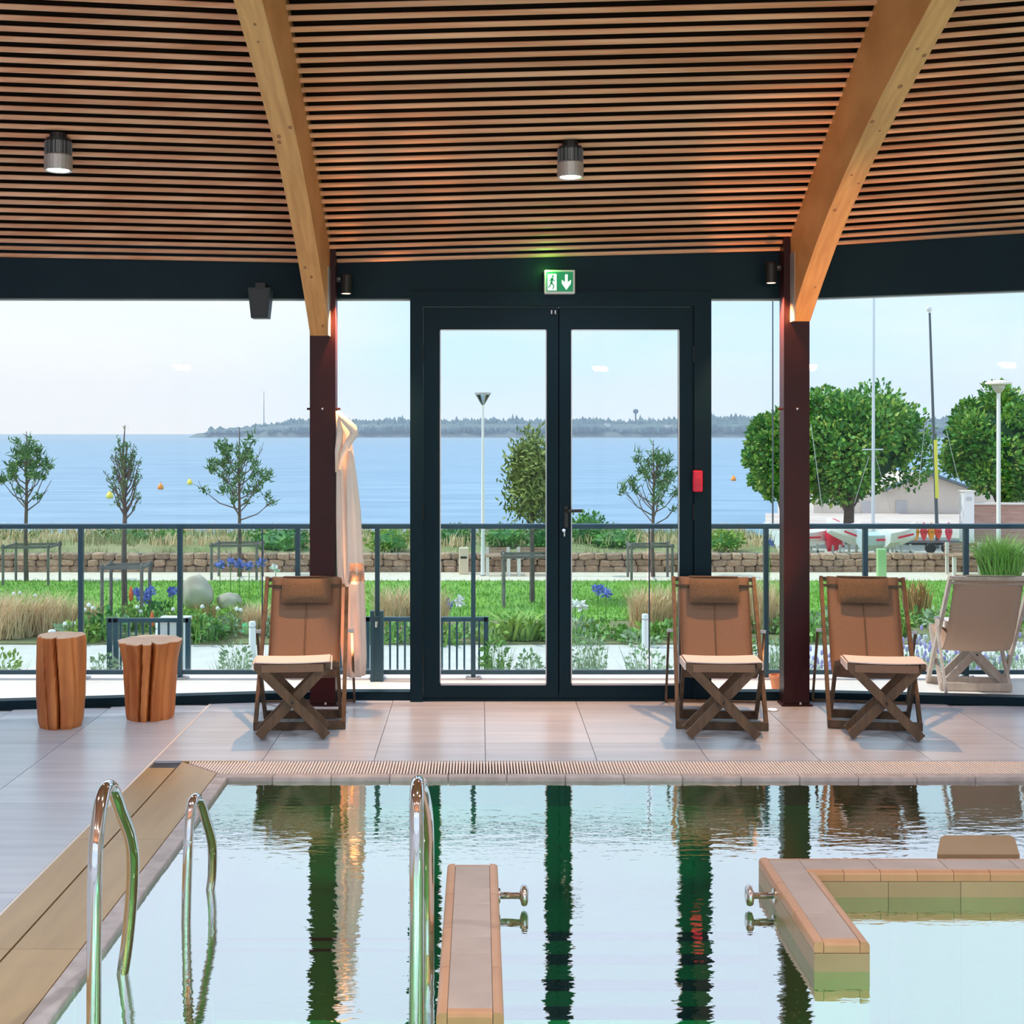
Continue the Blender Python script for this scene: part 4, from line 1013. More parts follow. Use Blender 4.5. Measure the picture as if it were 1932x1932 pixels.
# lavender bank on the right
for i, px in enumerate(range(1500, 1960, 34)):
    Y = 11.3+.5*(i % 3); pyt = (1195 if 1700 < px else 1215)+R2.uniform(-10,14); h = ZA(pyt, Y)-G
    t = thing('lavender_plant', near(('lilac' if i % 4 else 'white')+' spiky flowering plant', px), 'plant', (XA(px, Y), Y, G), group='lilac flowering plants beyond the terrace')
    q = MB(); blades(q, 0, 0, h*.25, 120, h*.62, .42, .28, .010, R2); leaves(q, (0,0,h*.6), (.24,.2,h*.22), 90, .05, R2); q.build('foliage', M_leaf_s, t, fix=False)
    q = MB()
    for _ in range(34):
        a, b = R2.uniform(-.24,.24), R2.uniform(-.2,.2); hh = h*R2.uniform(.62,1.0); q.blob((a,b,hh), (.014,.014,.028), .1, 1)
    tag(q.build('flower_spikes', M_lav if i % 4 else M_fwhite, t, fix=False), kind='stuff')
# agapanthus and red-hot pokers
def flowerball(px, py, pyb, m, label, r=.06, group='blue agapanthus', spike=False, Y=None):
    Y = Y or YG(pyb, G); z = ZA(py, Y)-G
    t = thing('flowering_stem', label, 'flower', (XA(px, Y), Y, G), group=group)
    MB().bar((0,0,0), (0,0,z), .012).build('stem', M_leaf, t)
    q = MB()
    if spike:
        q.lathe([(.005,z-.12),(.028,z-.10),(.032,z-.02),(.018,z+.06),(.003,z+.10)], 8)
    else:
        q.blob((0,0,z), (r*.5,r*.5,r*.5), .1, 1)
        leaves(q, (0,0,z), (r*.6,r*.6,r*.6), 46, r*.8, R2)
    q.build('flower_head', m, t, fix=False)
for (px, py, pyb) in ((260,1120,1185),(272,1130,1188),(282,1118,1186),(326,1117,1182),(415,1066,1130),(435,1060,1128),(452,1064,1130),(470,1068,1132),(492,1062,1130),(1452,1025,1110),(1128,1112,1170),(1143,1120,1172),(845,1140,1180)):
    flowerball(px, py, pyb, M_blue, near('round blue flower head', px), r=.085)
for (px, py, pyb) in ((868,1135,1178),(520,1072,1130),(1085,1140,1180),(1098,1142,1182),(130,1165,1195)):
    flowerball(px, py, pyb, M_fwhite, near('round white flower head', px), r=.08, group='white flower heads')
flowerball(247, 1118, 1188, M_orange, 'orange flower spike beside the blue flowers left of the second railing post', group='orange flower spikes', spike=True)
flowerball(287, 1166, 1200, M_orange, 'orange flower spike low down above the small dark fence', group='orange flower spikes', spike=True)

# boulders
for (px, pyc, wp, hp, lb, sd_) in ((372,1118,62,58,'big rounded boulder right of the second railing post', 2),(433,1133,46,30,'small pale boulder right of the big one', 4)):
    Y = YG(pyc+hp*.55, G); s_ = F/Y
    o = MB().blob((0,0,0), (wp/2/s_, wp/2.4/s_, hp/1.7/s_), .12, 3, sd_).build('boulder', M_rock, smooth=True, loc=(XA(px,Y), Y, ZA(pyc+2,Y))); tag(o, lb, 'rock')

# lawn blades
q = MB(); R3 = random.Random(5)
for _ in range(26000):
    x_ = R3.uniform(-9.5, 10.5); y = R3.uniform(18.6, 23.5); h = R3.uniform(.03,.07); a = R3.uniform(0,3.14)
    s_ = Vector((math.cos(a), math.sin(a), 0))*.010; p = Vector((x_, y, G+.03)); q.add([p-s_, p+s_, p+Vector((R3.uniform(-.02,.02), R3.uniform(-.02,.02), h))], [(0,1,2)])
tag(q.build('lawn_grass', M_blade, lawn, fix=False), 'short green grass blades of the lawn', None, kind='stuff')
# dune grass
q = MB(); q2 = MB()
for _ in range(1500):
    x_ = R3.uniform(-13, 6.5); y = R3.uniform(25.6, 31)
    b = dz(x_, 28) if 27 < y < 29 else (-.9 if y < 27 else -.68)
    if x_ > 6.2: b -= .6*(x_-6.2)
    (blades)(q if noise.noise(Vector((x_*.35, y*.6, 1))) > -.05 else q2, x_, y, b, 7, R3.uniform(.18,.36), .35, .5, .02, R3)
tag(q.build('dune_grass', M_dune_gr, dune, fix=False), 'rough beach grass covering the dune bank', None, kind='stuff')
tag(q2.build('dry_dune_grass', M_tan, dune, fix=False), 'dry brown patches of grass on the dune bank', None, kind='stuff')
# shrubs on the dune
def shrub(px, pyt, pyb, wpx, Y, m, label, n=500, size=.10):
    s_ = F/Y; z0 = ZA(pyb, Y); h = (pyb-pyt)/s_; w = wpx/s_
    t = thing('dune_shrub', label, 'shrub', (XA(px,Y), Y, z0), group=None)
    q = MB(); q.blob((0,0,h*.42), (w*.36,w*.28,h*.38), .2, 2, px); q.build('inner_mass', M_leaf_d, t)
    q = MB(); leaves(q, (0,0,h*.45), (w*.5,w*.4,h*.52), n, size, R2); q.build('foliage', m, t, fix=False)
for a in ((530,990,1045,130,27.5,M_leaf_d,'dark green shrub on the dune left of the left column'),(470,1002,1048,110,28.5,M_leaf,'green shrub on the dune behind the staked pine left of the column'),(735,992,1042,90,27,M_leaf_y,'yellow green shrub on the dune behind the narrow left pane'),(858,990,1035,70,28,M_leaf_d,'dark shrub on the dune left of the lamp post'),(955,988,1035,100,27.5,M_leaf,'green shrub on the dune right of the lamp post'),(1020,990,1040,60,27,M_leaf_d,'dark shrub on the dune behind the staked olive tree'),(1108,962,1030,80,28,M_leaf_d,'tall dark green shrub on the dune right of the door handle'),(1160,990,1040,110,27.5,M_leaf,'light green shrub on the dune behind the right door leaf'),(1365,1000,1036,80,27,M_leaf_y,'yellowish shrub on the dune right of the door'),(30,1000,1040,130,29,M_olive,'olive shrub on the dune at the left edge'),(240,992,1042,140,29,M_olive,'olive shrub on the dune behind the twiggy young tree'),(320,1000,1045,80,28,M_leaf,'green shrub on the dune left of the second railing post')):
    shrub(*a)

# ------------------------------------------------------------------ young staked trees
def young_tree(px, pyb, pyt, pyc, wpx, label, leafm, style, seed, split=None):
    rr = random.Random(seed); Y = YG(pyb, G); s_ = F/Y; H = (pyb-pyt)/s_; hc = (pyb-pyc)/s_; W = wpx/2/s_
    t = thing('young_tree', label, 'tree', (XA(px,Y), Y, G))
    tr = MB(); tr.tube([(0,0,0),(rr.uniform(-.03,.03),0,hc*.6),(0,0,hc),(rr.uniform(-.05,.05),0,hc+(H-hc)*.5),(0,0,H*.97)], [.045,.038,.030,.018,.006], 7); tr.build('trunk', M_bark, t)
    br = MB(); fo = MB(); tips = []
    nb = {'pine': 22, 'twig': 34, 'olive': 34}[style]
    for i in range(nb):
        f_ = (i+.5)/nb; z0 = hc*.92+(H-hc)*f_*.62; a = i*2.4+rr.uniform(-.4,.4)
        reach = W*(1.0-.62*f_**1.6)*rr.uniform(.65,1.05); up = (H-hc)*(.22+.22*rr.random())*(1.1-f_*.3)
        if style == 'twig': reach *= .9
        p0 = Vector((0,0,z0)); p1 = p0+Vector((math.cos(a)*reach*.5, math.sin(a)*reach*.5, up*.30)); p2 = p0+Vector((math.cos(a)*reach, math.sin(a)*reach, up))
        br.tube([p0, p1, p2], [.014,.010,.004], 5); tips.append((p2, a, 1.0))
        for _ in range(3 if style != 'twig' else 5):
            u = rr.uniform(.4,.95); b = a+rr.uniform(-1.1,1.1); L = reach*rr.uniform(.25,.5)
            q0 = p0.lerp(p1, min(1,u*2)) if u < .5 else p1.lerp(p2, u*2-1); q1 = q0+Vector((math.cos(b)*L*.7, math.sin(b)*L*.7, L*rr.uniform(.4,.95)))
            br.tube([q0, q1], [.007,.003], 4); tips.append((q1, b, .7))
    tips.append((Vector((0,0,H*.95)), 0, 1.0)); tips.append((Vector((0.02,0,H*.88)), 0, 1.0))
    br.build('branches', M_bark, t, fix=False)
    for (p, a, k_) in tips:
        if style == 'pine':
            if rr.random() < .42: continue
            n_ = 22; L = .17*k_; w = .034
        elif style == 'twig': n_ = 4; L = .06; w = .018
        else: n_ = 26; L = .13; w = .045
        for _ in range(n_):
            d = Vector((rr.gauss(0,.6), rr.gauss(0,.6), rr.uniform(-.15,1.3))).normalized()*L*rr.uniform(.6,1.1)
            o_ = p+Vector((rr.gauss(0,1), rr.gauss(0,1), rr.gauss(0,1)))*(L*.30 if style != 'olive' else L*.85)
            sd_ = d.orthogonal().normalized()*w*.5; fo.add([o_-sd_, o_+sd_, o_+d], [(0,1,2)]) if style != 'olive' else fo.add([o_, o_+d*.5+sd_, o_+d, o_+d*.5-sd_], [(0,1,2,3)])
    fo.build('foliage', leafm, t, fix=False); return t
young_tree(50, 1100, 805, 955, 110, 'young pine at the left edge in front of the sea', M_pine, 'pine', 3)
young_tree(236, 1182, 790, 965, 80, 'thin twiggy young tree between the first two railing posts', M_pine, 'twig', 4)
young_tree(452, 1092, 797, 975, 150, 'spreading young pine left of the left column', M_pine, 'pine', 9)
young_tree(1004, 1140, 806, 995, 78, 'dense olive green young tree behind the middle of the doors', M_olive, 'olive', 12)
young_tree(1232, 1092, 822, 985, 130, 'young pine behind the right door leaf', M_pine, 'pine', 21)
def guard(px, pyb, pyt, wpx, label):
    Y = YG(pyb, G); s_ = F/Y; h = (pyb-pyt)/s_; w = wpx/2/s_
    t = thing('tree_guard', label, 'tree stakes', (XA(px,Y), Y, G), group='wooden tree stakes on the lawn')
    for sx_ in (-1, 1):
        for sy in (-1, 1): MB().lathe([(.024,0),(.024,h),(.015,h+.01)], 8, (sx_*w, sy*w*.8, 0)).build('stake', M_stake, t)
        MB().bar((-w-.04, sx_*w*.8, h-.05), (w+.04, sx_*w*.8, h-.04), .02, .045).build('cross_board', M_stake, t)
        MB().bar((sx_*w, -w*.8, h-.05), (sx_*w, w*.8, h-.04), .02, .045).build('cross_board', M_stake, t)
    return t
guard(60, 1104, 1025, 84, 'four stakes around the young pine at the left edge')
guard(238, 1188, 1062, 74, 'four stakes around the thin twiggy tree')
guard(448, 1095, 1022, 84, 'four stakes around the spreading pine left of the column')
guard(992, 1146, 1042, 84, 'four stakes around the olive green tree behind the doors')
guard(1226, 1096, 1024, 76, 'four stakes around the pine behind the right door leaf')

# ------------------------------------------------------------------ big round trees, boat yard
def big_tree(px, pyb, pyt, pyc, wpx, Y, z0, label, seed):
    rr = random.Random(seed); s_ = F/Y; W = wpx/2/s_; zt = ZA(pyt,Y)-z0; zc = ZA(pyc,Y)-z0; hc = (zt-zc)/2
    t = thing('round_tree', label, 'tree', (XA(px,Y), Y, z0), group='big round leafy trees behind the boats')
    tr = MB(); tr.tube([(0,0,0),(.05,0,zc),(.0,0,zc+hc)], [.22,.18,.1], 8)
    for k_ in range(5): a = k_*1.25; tr.tube([(0,0,zc*.8),(math.cos(a)*W*.35,math.sin(a)*W*.35,zc+hc*.6)], [.12,.04], 6)
    tr.build('trunk', M_bark, t)
    core = MB(); lumps = []
    for k_ in range(72):
        v = Vector((rr.gauss(0,1), rr.gauss(0,1), rr.gauss(0,.9))).normalized()
        c = Vector((v.x*W*.70, v.y*W*.70, zc+hc+v.z*hc*.70))*1.0; c = Vector((0,0,zc+hc))+(c-Vector((0,0,zc+hc)))*rr.uniform(.85,1.16); lumps.append((c, rr.uniform(.20,.32)*W))
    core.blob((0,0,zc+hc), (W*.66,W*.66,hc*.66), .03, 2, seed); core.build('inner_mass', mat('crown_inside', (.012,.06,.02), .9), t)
    for mi, mt in enumerate((M_leaf_d, mat('yellow_leaf', (.22,.40,.05), .55, col2=(.40,.50,.09), scale=1.5), MATS.get('big_leaf') or mat('big_leaf', (.05,.27,.02), .55, col2=(.22,.42,.05), scale=1.2))):  # one leaf tone is yellow-green, mixed through the whole crown
        fo = MB()
        for (c, r) in lumps: leaves(fo, c, (r*1.05, r*1.05, r*.95), (170,50,170)[mi], .23, rr)
        fo.build('foliage', mt, t, fix=False)
    return t
BY = 48; BZ = -2.45
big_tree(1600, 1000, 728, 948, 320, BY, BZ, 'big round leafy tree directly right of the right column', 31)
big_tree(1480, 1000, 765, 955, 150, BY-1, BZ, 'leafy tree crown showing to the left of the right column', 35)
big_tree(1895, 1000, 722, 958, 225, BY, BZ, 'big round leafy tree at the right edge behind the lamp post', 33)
# boat shed
bs = thing('boat_shed', 'long low cream building behind the round trees', 'building')
Yb = 66
x0, x1 = XA(1535,Yb), XA(1990,Yb); zb, zt_ = -3.0, ZA(925,Yb); xm = XA(1775,Yb)
MB().box((x0,Yb,zb),(x1,Yb+8,zt_)).build('wall', mat('shed_wall', (.66,.58,.50), .9, col2=(.72,.64,.56), scale=1), bs)
g_ = MB(); g_.prism([(XA(1665,Yb),zt_),(XA(1745,Yb),ZA(893,Yb)),(XA(1835,Yb),zt_)], 'Y', Yb-.05, Yb+8); g_.build('gable', MATS['shed_wall'], bs)
g_ = MB(); g_.bar((XA(1660,Yb),Yb-.3,zt_), (XA(1745,Yb),Yb-.3,ZA(891,Yb)), .6, .12); g_.bar((XA(1745,Yb),Yb-.3,ZA(891,Yb)), (XA(1840,Yb),Yb-.3,zt_), .6, .12); g_.build('roof_edge', M_farr, bs)
for px in (1590,1625,1690): 
    d_ = MB(); d_.box((XA(px,Yb),Yb-.08,zb),(XA(px+20,Yb),Yb,ZA(945,Yb))); d_.build('shed_door', mat('shed_door_grey', (.52,.50,.50), .8), bs)
rb_ = thing('brick_wall', 'low red brick wall at the right edge beyond the boats', 'wall')
m = MB(); m.box((XA(1838,46),46,-2.5),(XA(1990,46),46.3,ZA(952,46))); m.build('wall', mat('brick_red', (.40,.22,.17), .9, col2=(.50,.33,.27), scale=3, stretch=(.5,1,6)), rb_)
MB().box((XA(1836,46),45.9,ZA(952,46)),(XA(1990,46),46.4,ZA(949,46))).build('coping', M_cream, rb_)
wp = thing('white_cabinet', 'tall narrow white cabinet beyond the boats, left of the disc lamp', 'cabinet')
MB().box((XA(1818,45),45,-2.5),(XA(1838,45),45.4,ZA(928,45))).build('body', M_white, wp); MB().box((XA(1816,45),44.95,ZA(928,45)),(XA(1840,45),45.45,ZA(925.5,45))).build('cap', M_cream, wp); MB().box((XA(1823,45),44.97,ZA(944,45)),(XA(1833,45),45,ZA(938,45))).build('slot', M_alu, wp)

def boat(px0, px1, pyk, Y, label, hullm, dirn=1, tilt=0, group='dinghies parked behind the stone wall'):
    L = (px1-px0)*Y/F; z0 = ZA(pyk, Y)
    t = thing('dinghy', label, 'boat', (XA((px0+px1)/2,Y), Y, z0), group=group)
    n = 12; vs = []; fs = []
    for i in range(n+1):
        u = i/n; x_ = (-.5+u)*L*dirn; b = .62*(1-(max(0,u-.35)/.65)**2.2)*.9+.02; d = .42*(1-.5*max(0,u-.6)); sh = .10*u*u
        for (yy, zz) in ((-b,.45+sh),(-b*.85,.20+sh*.6),(0,.0+sh*1.6),(b*.85,.20+sh*.6),(b,.45+sh),(0,.50+sh)): vs.append((x_, yy, zz+tilt*u))
    for i in range(n):
        for k_ in range(6): fs.append((i*6+k_, i*6+(k_+1) % 6, (i+1)*6+(k_+1) % 6, (i+1)*6+k_))
    fs += [tuple(range(6)), tuple(n*6+k_ for k_ in range(6))]
    q = MB(); q.add(vs, fs); q.build('hull', hullm, t, smooth=False)
    st = MB(); st.bar((-L*.3*dirn,-.62,.34),(L*.2*dirn,-.58,.36+tilt*.6),.01,.05); st.build('stripe', m_red, t)
    tv = MB(); 
    for xx_ in (-.25, .18): tv.bar((xx_*L,-.35,.16),(xx_*L,-.35,-2.35-z0),.05); tv.bar((xx_*L,.35,.16),(xx_*L,.35,-2.35-z0),.05)
    tv.bar((-.3*L,-.35,-.05),(.3*L,-.35,-.05),.05); tv.build('trolley', M_alu, t)
    return t
m_bw = mat('boat_white', (.82,.83,.84), .3); m_bb = mat('boat_pale_blue', (.55,.68,.74), .3)
boat(1465,1570,1035,36,'white dinghy half hidden by the right column', m_bw)
boat(1560,1632,1037,35,'white dinghy with bow raised beside the red cover', m_bw, -1, .3)
boat(1625,1700,1040,34,'pale blue dinghy behind the rightmost indoor deck chair', m_bb)
boat(1440,1500,1022,40,'white dinghy farther back left of the right column', m_bw, -1)
boat(1668,1728,1036,33.5,'white dinghy hull left of the row of kayaks', m_bw, 1, .12)
boat(1572,1625,1026,39,'small white dinghy farthest back behind the red cover', m_bw, 1, .1)
# red sail cover
rc = thing('red_sail_cover', 'red cover heaped on a dinghy right of the right column', 'cover', (XA(1573,35.5),35.5,0))
MB().blob((0,0,ZA(1010,35.5)), (.26,.3,.42), .3, 2, 3).build('cloth', m_red, rc, smooth=True)
rc2 = thing('red_sail_cover', 'red bundle seen just right of the right column', 'cover', (XA(1540,37),37,0))
MB().blob((0,0,ZA(1003,37)), (.32,.3,.14), .3, 2, 8).build('cloth', m_red, rc2, smooth=True)
# kayaks stacked upright
for i, px in enumerate((1728,1743,1757,1770,1790)):
    c_ = ((.85,.28,.02),(.75,.05,.06),(.88,.33,.03),(.80,.08,.05),(.78,.05,.10))[i]
    lb = ('orange kayak standing leftmost in the row on the rack','red kayak second from left in the row','orange kayak third in the row','red kayak fourth in the row','crimson kayak rightmost in the row')[i]
    t = thing('kayak', lb, 'kayak', (XA(px,38),38,0), group='kayaks standing in a row on the rack')
    m_k = mat('kayak_%s' % ('amber','red','orange','scarlet','crimson')[i], c_, .35)
    q = MB(); z1 = ZA(985,38); z0 = ZA(1022,38); q.lathe([(.01,z0),(.07,z0+.12),(.115,(z0+z1)/2),(.08,z1-.12),(.01,z1)], 10); q.build('hull', m_k, t, smooth=True)
    MB().lathe([(.045,0),(.05,.01)], 10, (0,-.112,(z0+z1)/2)).build('cockpit', M_black, t)
tl = thing('boat_trailer', 'dark boat trailer standing under the kayaks', 'trailer', (XA(1765,36.5),36.5,0))
z_ = ZA(1026,36.5); MB().box((-.95,-.4,z_),(.75,.4,z_+.06)).build('frame', M_black, tl)
for k_ in (-.3, .15): q = MB(); q.lathe([(.13,-.05),(.15,-.03),(.15,.03),(.13,.05)], 16); o = q.build('wheel', M_black, tl); o.rotation_euler = (math.pi/2,0,0); o.location = (k_,-.45,z_-.08)
# masts
def mast(px0, pyt, px1, pyb, Y, r, m, label, stays=(), spreader=None, top=None):
    t = thing('boat_mast', label, 'mast')
    a = P(px1, pyb, Y); b = P(px0, pyt, Y); MB().tube([a, b], [r, r*.6], 8).build('pole', m, t)
    for (qx, qy, rx_, ry) in stays:
        MB().tube([P(qx,qy,Y), P(rx_,ry,Y)], .008, 4).build('stay', M_alu, t)
    if spreader: 
        c = P(*spreader, Y); MB().bar(c-Vector((.3,0,0)), c+Vector((.3,0,0)), .04).build('spreader', m, t)
    return t
M_mast = mat('mast_alloy', (.62,.68,.72), .4, metal=.3); M_mdk = mat('mast_dark', (.08,.10,.11), .5)
mast(1649,420,1647,1035,38,.055,M_mast,'tall pale mast right of the right column',((1640,860,1612,950),(1652,860,1680,960)),(1647,848))
mast(1458,420,1458,1030,40,.028,M_mdk,'thin dark mast just left of the right column')
mt_ = mast(1754,590,1769,1035,38,.055,M_mdk,'leaning dark mast with a white globe at its top',((1745,800,1728,965),(1785,810,1808,905)))
MB().blob(P(1753,583,38), (.09,.09,.09), 0, 2).build('globe', M_white, mt_, smooth=True)
m = MB(); m.tube([P(1765,830,37.9), P(1768,940,37.9)], .05, 6); m.build('yellow_sleeve', mat('mast_yellow', (.70,.68,.08), .5), mt_)
MB().tube([P(1530,800,38), P(1552,965,38)], .010, 4).build('stay', M_alu, mt_)

# lamp posts
lp = thing('lamp_post', 'white lamp post with inverted cone head seen through the left door leaf', 'street lamp', (XA(911,24.3),24.3,G))
Yl = 24.3
def lz(py): return ZA(py,Yl)-G
MB().lathe([(.045,0),(.04,lz(1075)),(.032,lz(985)),(.022,lz(764))], 10).build('pole', M_white, lp)
MB().lathe([(.06,0),(.06,.03),(.05,.05)], 10).build('foot', M_black, lp)
q = MB(); q.lathe([(.022,lz(764)),(.13,lz(746)),(.13,lz(745)),(.02,lz(763))], 12); q.build('glass_cone', glass_mat('lamp_glass', (.75,.8,.82), .1), lp)
q = MB()
for a in range(4): q.bar((.02*math.cos(a*1.57+.4),.02*math.sin(a*1.57+.4),lz(764)),(.15*math.cos(a*1.57+.4),.15*math.sin(a*1.57+.4),lz(743)),.014)
q.build('struts', M_alu, lp); MB().lathe([(.15,lz(744)),(.155,lz(741)),(.12,lz(740))], 16).build('cap_disc', M_alu, lp)
Yl = 30
lp2 = thing('lamp_post', 'white lamp post with wide disc head at the right edge', 'street lamp', (XA(1884,30),30,-1.7))
def lz2(py): return ZA(py,30)+1.7
MB().lathe([(.055,0),(.05,1.0),(.045,lz2(742))], 10).build('pole', M_white, lp2)
MB().lathe([(.05,lz2(742)),(.13,lz2(733)),(.15,lz2(727)),(.05,lz2(726))], 16).build('lamp_body', M_alu, lp2)
MB().lathe([(.10,lz2(727)),(.30,lz2(724.5)),(.29,lz2(721)),(.08,lz2(717))], 20).build('disc_hood', M_cream, lp2)

# ------------------------------------------------------------------ ramp fences, bollards, cabinet
def ramp_fence(px0, px1, pyt, Y, label, bars, thick=()):
    t = thing('ramp_fence', label, 'fence'); zt2 = ZA(pyt, Y)
    MB().bar((XA(px0,Y),Y,zt2),(XA(px1,Y),Y,zt2),.04,.035).build('top_rail', M_rail, t); MB().bar((XA(px0,Y),Y,G+.12),(XA(px1,Y),Y,G+.12),.03,.03).build('bottom_rail', M_rail, t)
    for p in bars: MB().bar((XA(p,Y),Y,G+.1),(XA(p,Y),Y,zt2),.016,.016).build('bar', M_rail, t)
    for p in thick: MB().bar((XA(p,Y),Y,G),(XA(p,Y),Y,zt2+.02),.04,.04).build('post', M_rail, t)
ramp_fence(205,356,1170,11.0,'dark ramp fence behind the log stools', (228,243,257,270,284,300,318,335), (207,219,355))
ramp_fence(640,920,1168,11.0,'dark ramp fence behind the left door leaf and the narrow left pane', tuple(range(652,905,14)), (642,693,917))
ub = thing('utility_cabinet', 'white utility cabinet behind the shorter log stool', 'cabinet', (XA(328,12),12,G))
MB().bbox((-.12,-.12,0),(.12,.12,ZA(1172,12)-G),.008).build('body', M_white, ub); MB().bbox((-.14,-.14,ZA(1172,12)-G),(.14,.14,ZA(1165,12)-G),.008).build('lid', M_cream, ub)
for (px, pyt, pyb, lb) in ((476,1172,1240,'white bollard left of the left deck chair'),(1217,1158,1222,'white bollard by the tan grass behind the right door leaf'),(98,1188,1262,'white bollard showing above the tall log stool'),(300,1175,1245,'white bollard beside the utility cabinet')):
    Y = YG(pyb, G); t = thing('bollard', lb, 'bollard', (XA(px,Y),Y,G), group='white bollards on the path'); h = ZA(pyt,Y)-G
    MB().lathe([(.042,0),(.042,h-.08),(.036,h-.08),(.036,h-.06),(.042,h-.06),(.042,h-.01),(.03,h)], 14).build('post', M_white, t); MB().lathe([(.0365,h-.079),(.0365,h-.061)], 14).build('light_band', M_alu, t)

# benches and litter bin along the sandy walk
def bench(px0, px1, pyb, pyt, label):
    Y = 24.4; z0 = G+.04; x0 = XA(px0,Y); x1 = XA(px1,Y); t = thing('garden_bench', label, 'bench', ((x0+x1)/2,Y,z0), group='slatted benches by the stone wall'); h = ZA(pyt,Y)-z0; w = (x1-x0)/2
    mw = mat('bench_wood', (.42,.25,.16), .7, col2=(.50,.32,.22), scale=5)
    for k_ in range(4): MB().box((-w,-.22+k_*.11,.36),(w,-.13+k_*.11,.385)).build('seat_slat', mw, t)
    for k_ in range(3): MB().box((-w,.22,.40+(h-.40)*k_/3),(w,.245,.40+(h-.40)*(k_+.75)/3)).build('back_slat', mw, t)
    for s_ in (-1,1):
        q = MB(); q.box((s_*w*.88-.03,-.2,0),(s_*w*.88+.03,-.14,.36)); q.box((s_*w*.88-.03,.18,0),(s_*w*.88+.03,.22,h)); q.build('leg', M_cream, t)
bench(917, 962, 1070, 1034, 'brown slatted bench right of the lamp post')
bench(975, 1040, 1070, 1034, 'brown slatted bench behind the staked olive green tree')
bench(1790, 1860, 1072, 1025, 'reddish slatted bench at right, left of the fine grass clump')
bn = thing('litter_bin', 'cream litter bin left of the lamp post', 'bin', (XA(875,24.6),24.6,G+.04))
MB().bbox((-.09,-.09,0),(.09,.09,ZA(1033,24.6)-G-.04),.01).build('body', mat('bin_cream', (.76,.60,.44), .8), bn); MB().box((-.06,-.095,.30),(.06,-.088,.34)).build('slot', M_black, bn)
ps = thing('green_post', 'pale green plastic post in front of the stone wall behind the right deck chair', 'post', (XA(1663,23.9),23.9,G+.04))
MB().bbox((-.085,-.05,0),(.085,.05,ZA(1035,23.9)-G-.04),.02,2).build('post_body', mat('pale_green', (.38,.62,.28), .6), ps); MB().bbox((-.10,-.06,0),(.10,.06,.03),.005).build('foot', M_alu, ps)

# buoys
for (px, py, c_, lb) in ((303,918,'orange','orange buoy on the sea between the twiggy tree and the second railing post'),(358,909,'yellow','yellow buoy on the sea above the second railing post'),(207,935,'yellow','yellow buoy on the sea beside the thin twiggy tree'),(1384,902,'orange','small orange buoy on the sea right of the doors')):
    Y = YG(py+5,-3.0); t = thing('buoy', lb, 'buoy', (XA(px,Y),Y,-3.0))
    mm2 = mat('buoy_'+c_, (.90,.33,.05) if c_ == 'orange' else (.88,.74,.10), .5)
    MB().lathe([(.10,-.1),(.24,.02),(.26,.2),(.16,.38),(.05,.52)], 12).build('float', mm2, t, smooth=True); MB().lathe([(.02,.5),(.02,.62)], 6).build('top_eye', M_black, t)

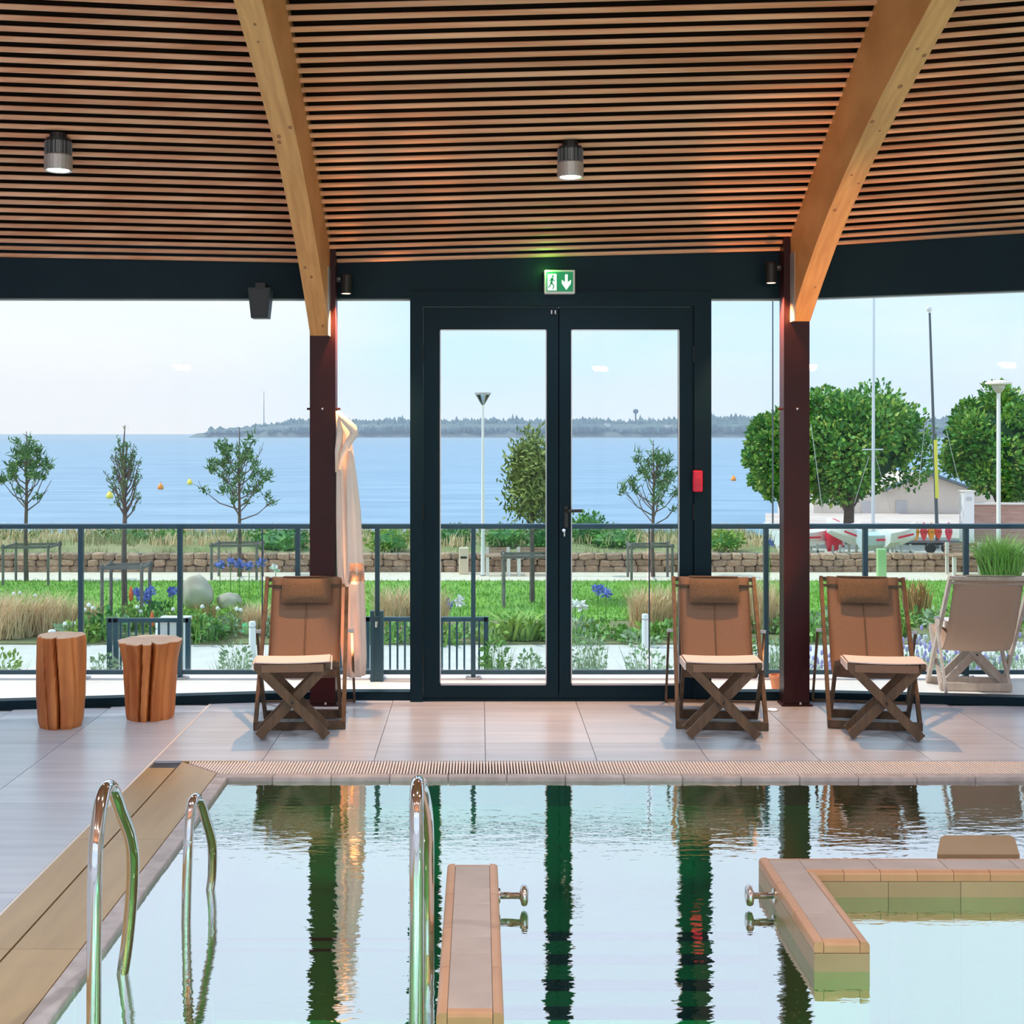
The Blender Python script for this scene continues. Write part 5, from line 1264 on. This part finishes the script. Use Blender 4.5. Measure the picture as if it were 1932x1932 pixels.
# ------------------------------------------------------------------ far shore
YF = 1500
q = MB(); R4 = random.Random(2)
pts_b = [(355,818),(395,815),(470,806),(560,800),(900,800),(1480,800),(1700,800),(2100,800)]
vs = []; fs = []
for i, (px, py) in enumerate(pts_b):
    x_ = XA(px,YF); z_ = ZA(py,YF); vs += [(x_,YF,-3),(x_,YF+40,z_),(x_,YF+300,z_+2),(x_,YF+500,-3)]
for i in range(len(pts_b)-1):
    for k_ in range(3): a = i*4+k_; fs.append((a,a+4,a+5,a+1))
q.add(vs, fs); o = q.build('headland', mat('far_shore', (.10,.15,.14), .95), fix=False); struct(o, 'low headland across the bay')
q = MB()
def topy(px):
    t_ = 812-19*min(1,(px-392)/150.) if px < 542 else 789+8*noise.noise(Vector((px*.014,0,0)))
    return t_-(4 if px > 1280 else 0)
for row in range(3):
    px = 392+row*3
    while px < 1940:
        tp_ = topy(px)+(14,7,0)[row]*min(1,max(.1,(px-392)/150.)); tp_ += R4.uniform(-2,2)
        if row == 2 and R4.random() < .12: tp_ -= R4.uniform(3,8)
        w = R4.uniform(6,15); Y = YF+(8,60,150)[row]+R4.uniform(0,20); hz = max(1.5,(819-tp_)/2*Y/F)
        c = P(px, 0, Y); q.blob((c.x,c.y,ZA(tp_,Y)-hz), (w*Y/F*.6,10,hz), .22, 1, px*.13+row); px += w*.5
tag(q.build('far_woods', M_far, fix=False), 'distant blue green woods along the far shore', 'woods', kind='stuff')
for i, (px, py, w, h) in enumerate(((545,803,9,6),(688,799,7,6),(716,801,8,5),(868,801,8,5),(978,798,12,10),(1092,800,7,6),(1146,795,10,12),(1205,801,9,5),(1262,799,12,6),(1352,799,12,9),(1366,803,9,6),(1405,801,10,7),(660,803,6,5))):
    Y = YF+30; x_ = XA(px,Y); z0 = ZA(808,Y); ww = w*Y/F/2; hh = ZA(py-1,Y)-z0
    t = thing('far_house', near('tiny white far-shore house', px), 'house', (x_,Y,z0), group='white houses on the far shore')
    MB().box((-ww,-3,-12),(ww,3,hh*.7)).build('wall', M_farh, t); g_ = MB(); g_.prism([(-ww*1.1,hh*.7),(0,hh),(ww*1.1,hh*.7)],'Y',-3.5,3.5); g_.build('roof', M_farr, t)
wt = thing('far_mast', 'very thin distant mast rising from the tip of the headland', 'mast'); MB().tube([P(498,800,YF),P(498,738,YF)],[.7,.3],5).build('pole', M_farr, wt)
wt = thing('water_tower', 'tiny distant water tower above the far woods behind the right door leaf', 'tower', (XA(1215,YF),YF+80,0))
MB().lathe([(1.0,ZA(800,YF)),(1.0,ZA(779,YF)),(3.2,ZA(776,YF)),(3.2,ZA(771,YF)),(.5,ZA(769,YF))],10).build('tower', M_far, wt)

# ------------------------------------------------------------------ sea haze over the bay
hm_ = bpy.data.materials.new('sea_haze'); hm_.use_nodes = True; hn = hm_.node_tree.nodes; hn.clear()
ho = hn.new('ShaderNodeOutputMaterial'); hv = hn.new('ShaderNodeVolumeScatter'); hv.inputs['Color'].default_value = (.62,.78,1,1); hv.inputs['Density'].default_value = .00045; hv.inputs['Anisotropy'].default_value = .2
hm_.node_tree.links.new(hv.outputs[0], ho.inputs['Volume'])
hz_ = MB().box((-1500,150,-2.9),(1500,1495,60)).build('sea_haze', hm_); tag(hz_, 'thin blue haze over the bay', 'haze', kind='stuff')
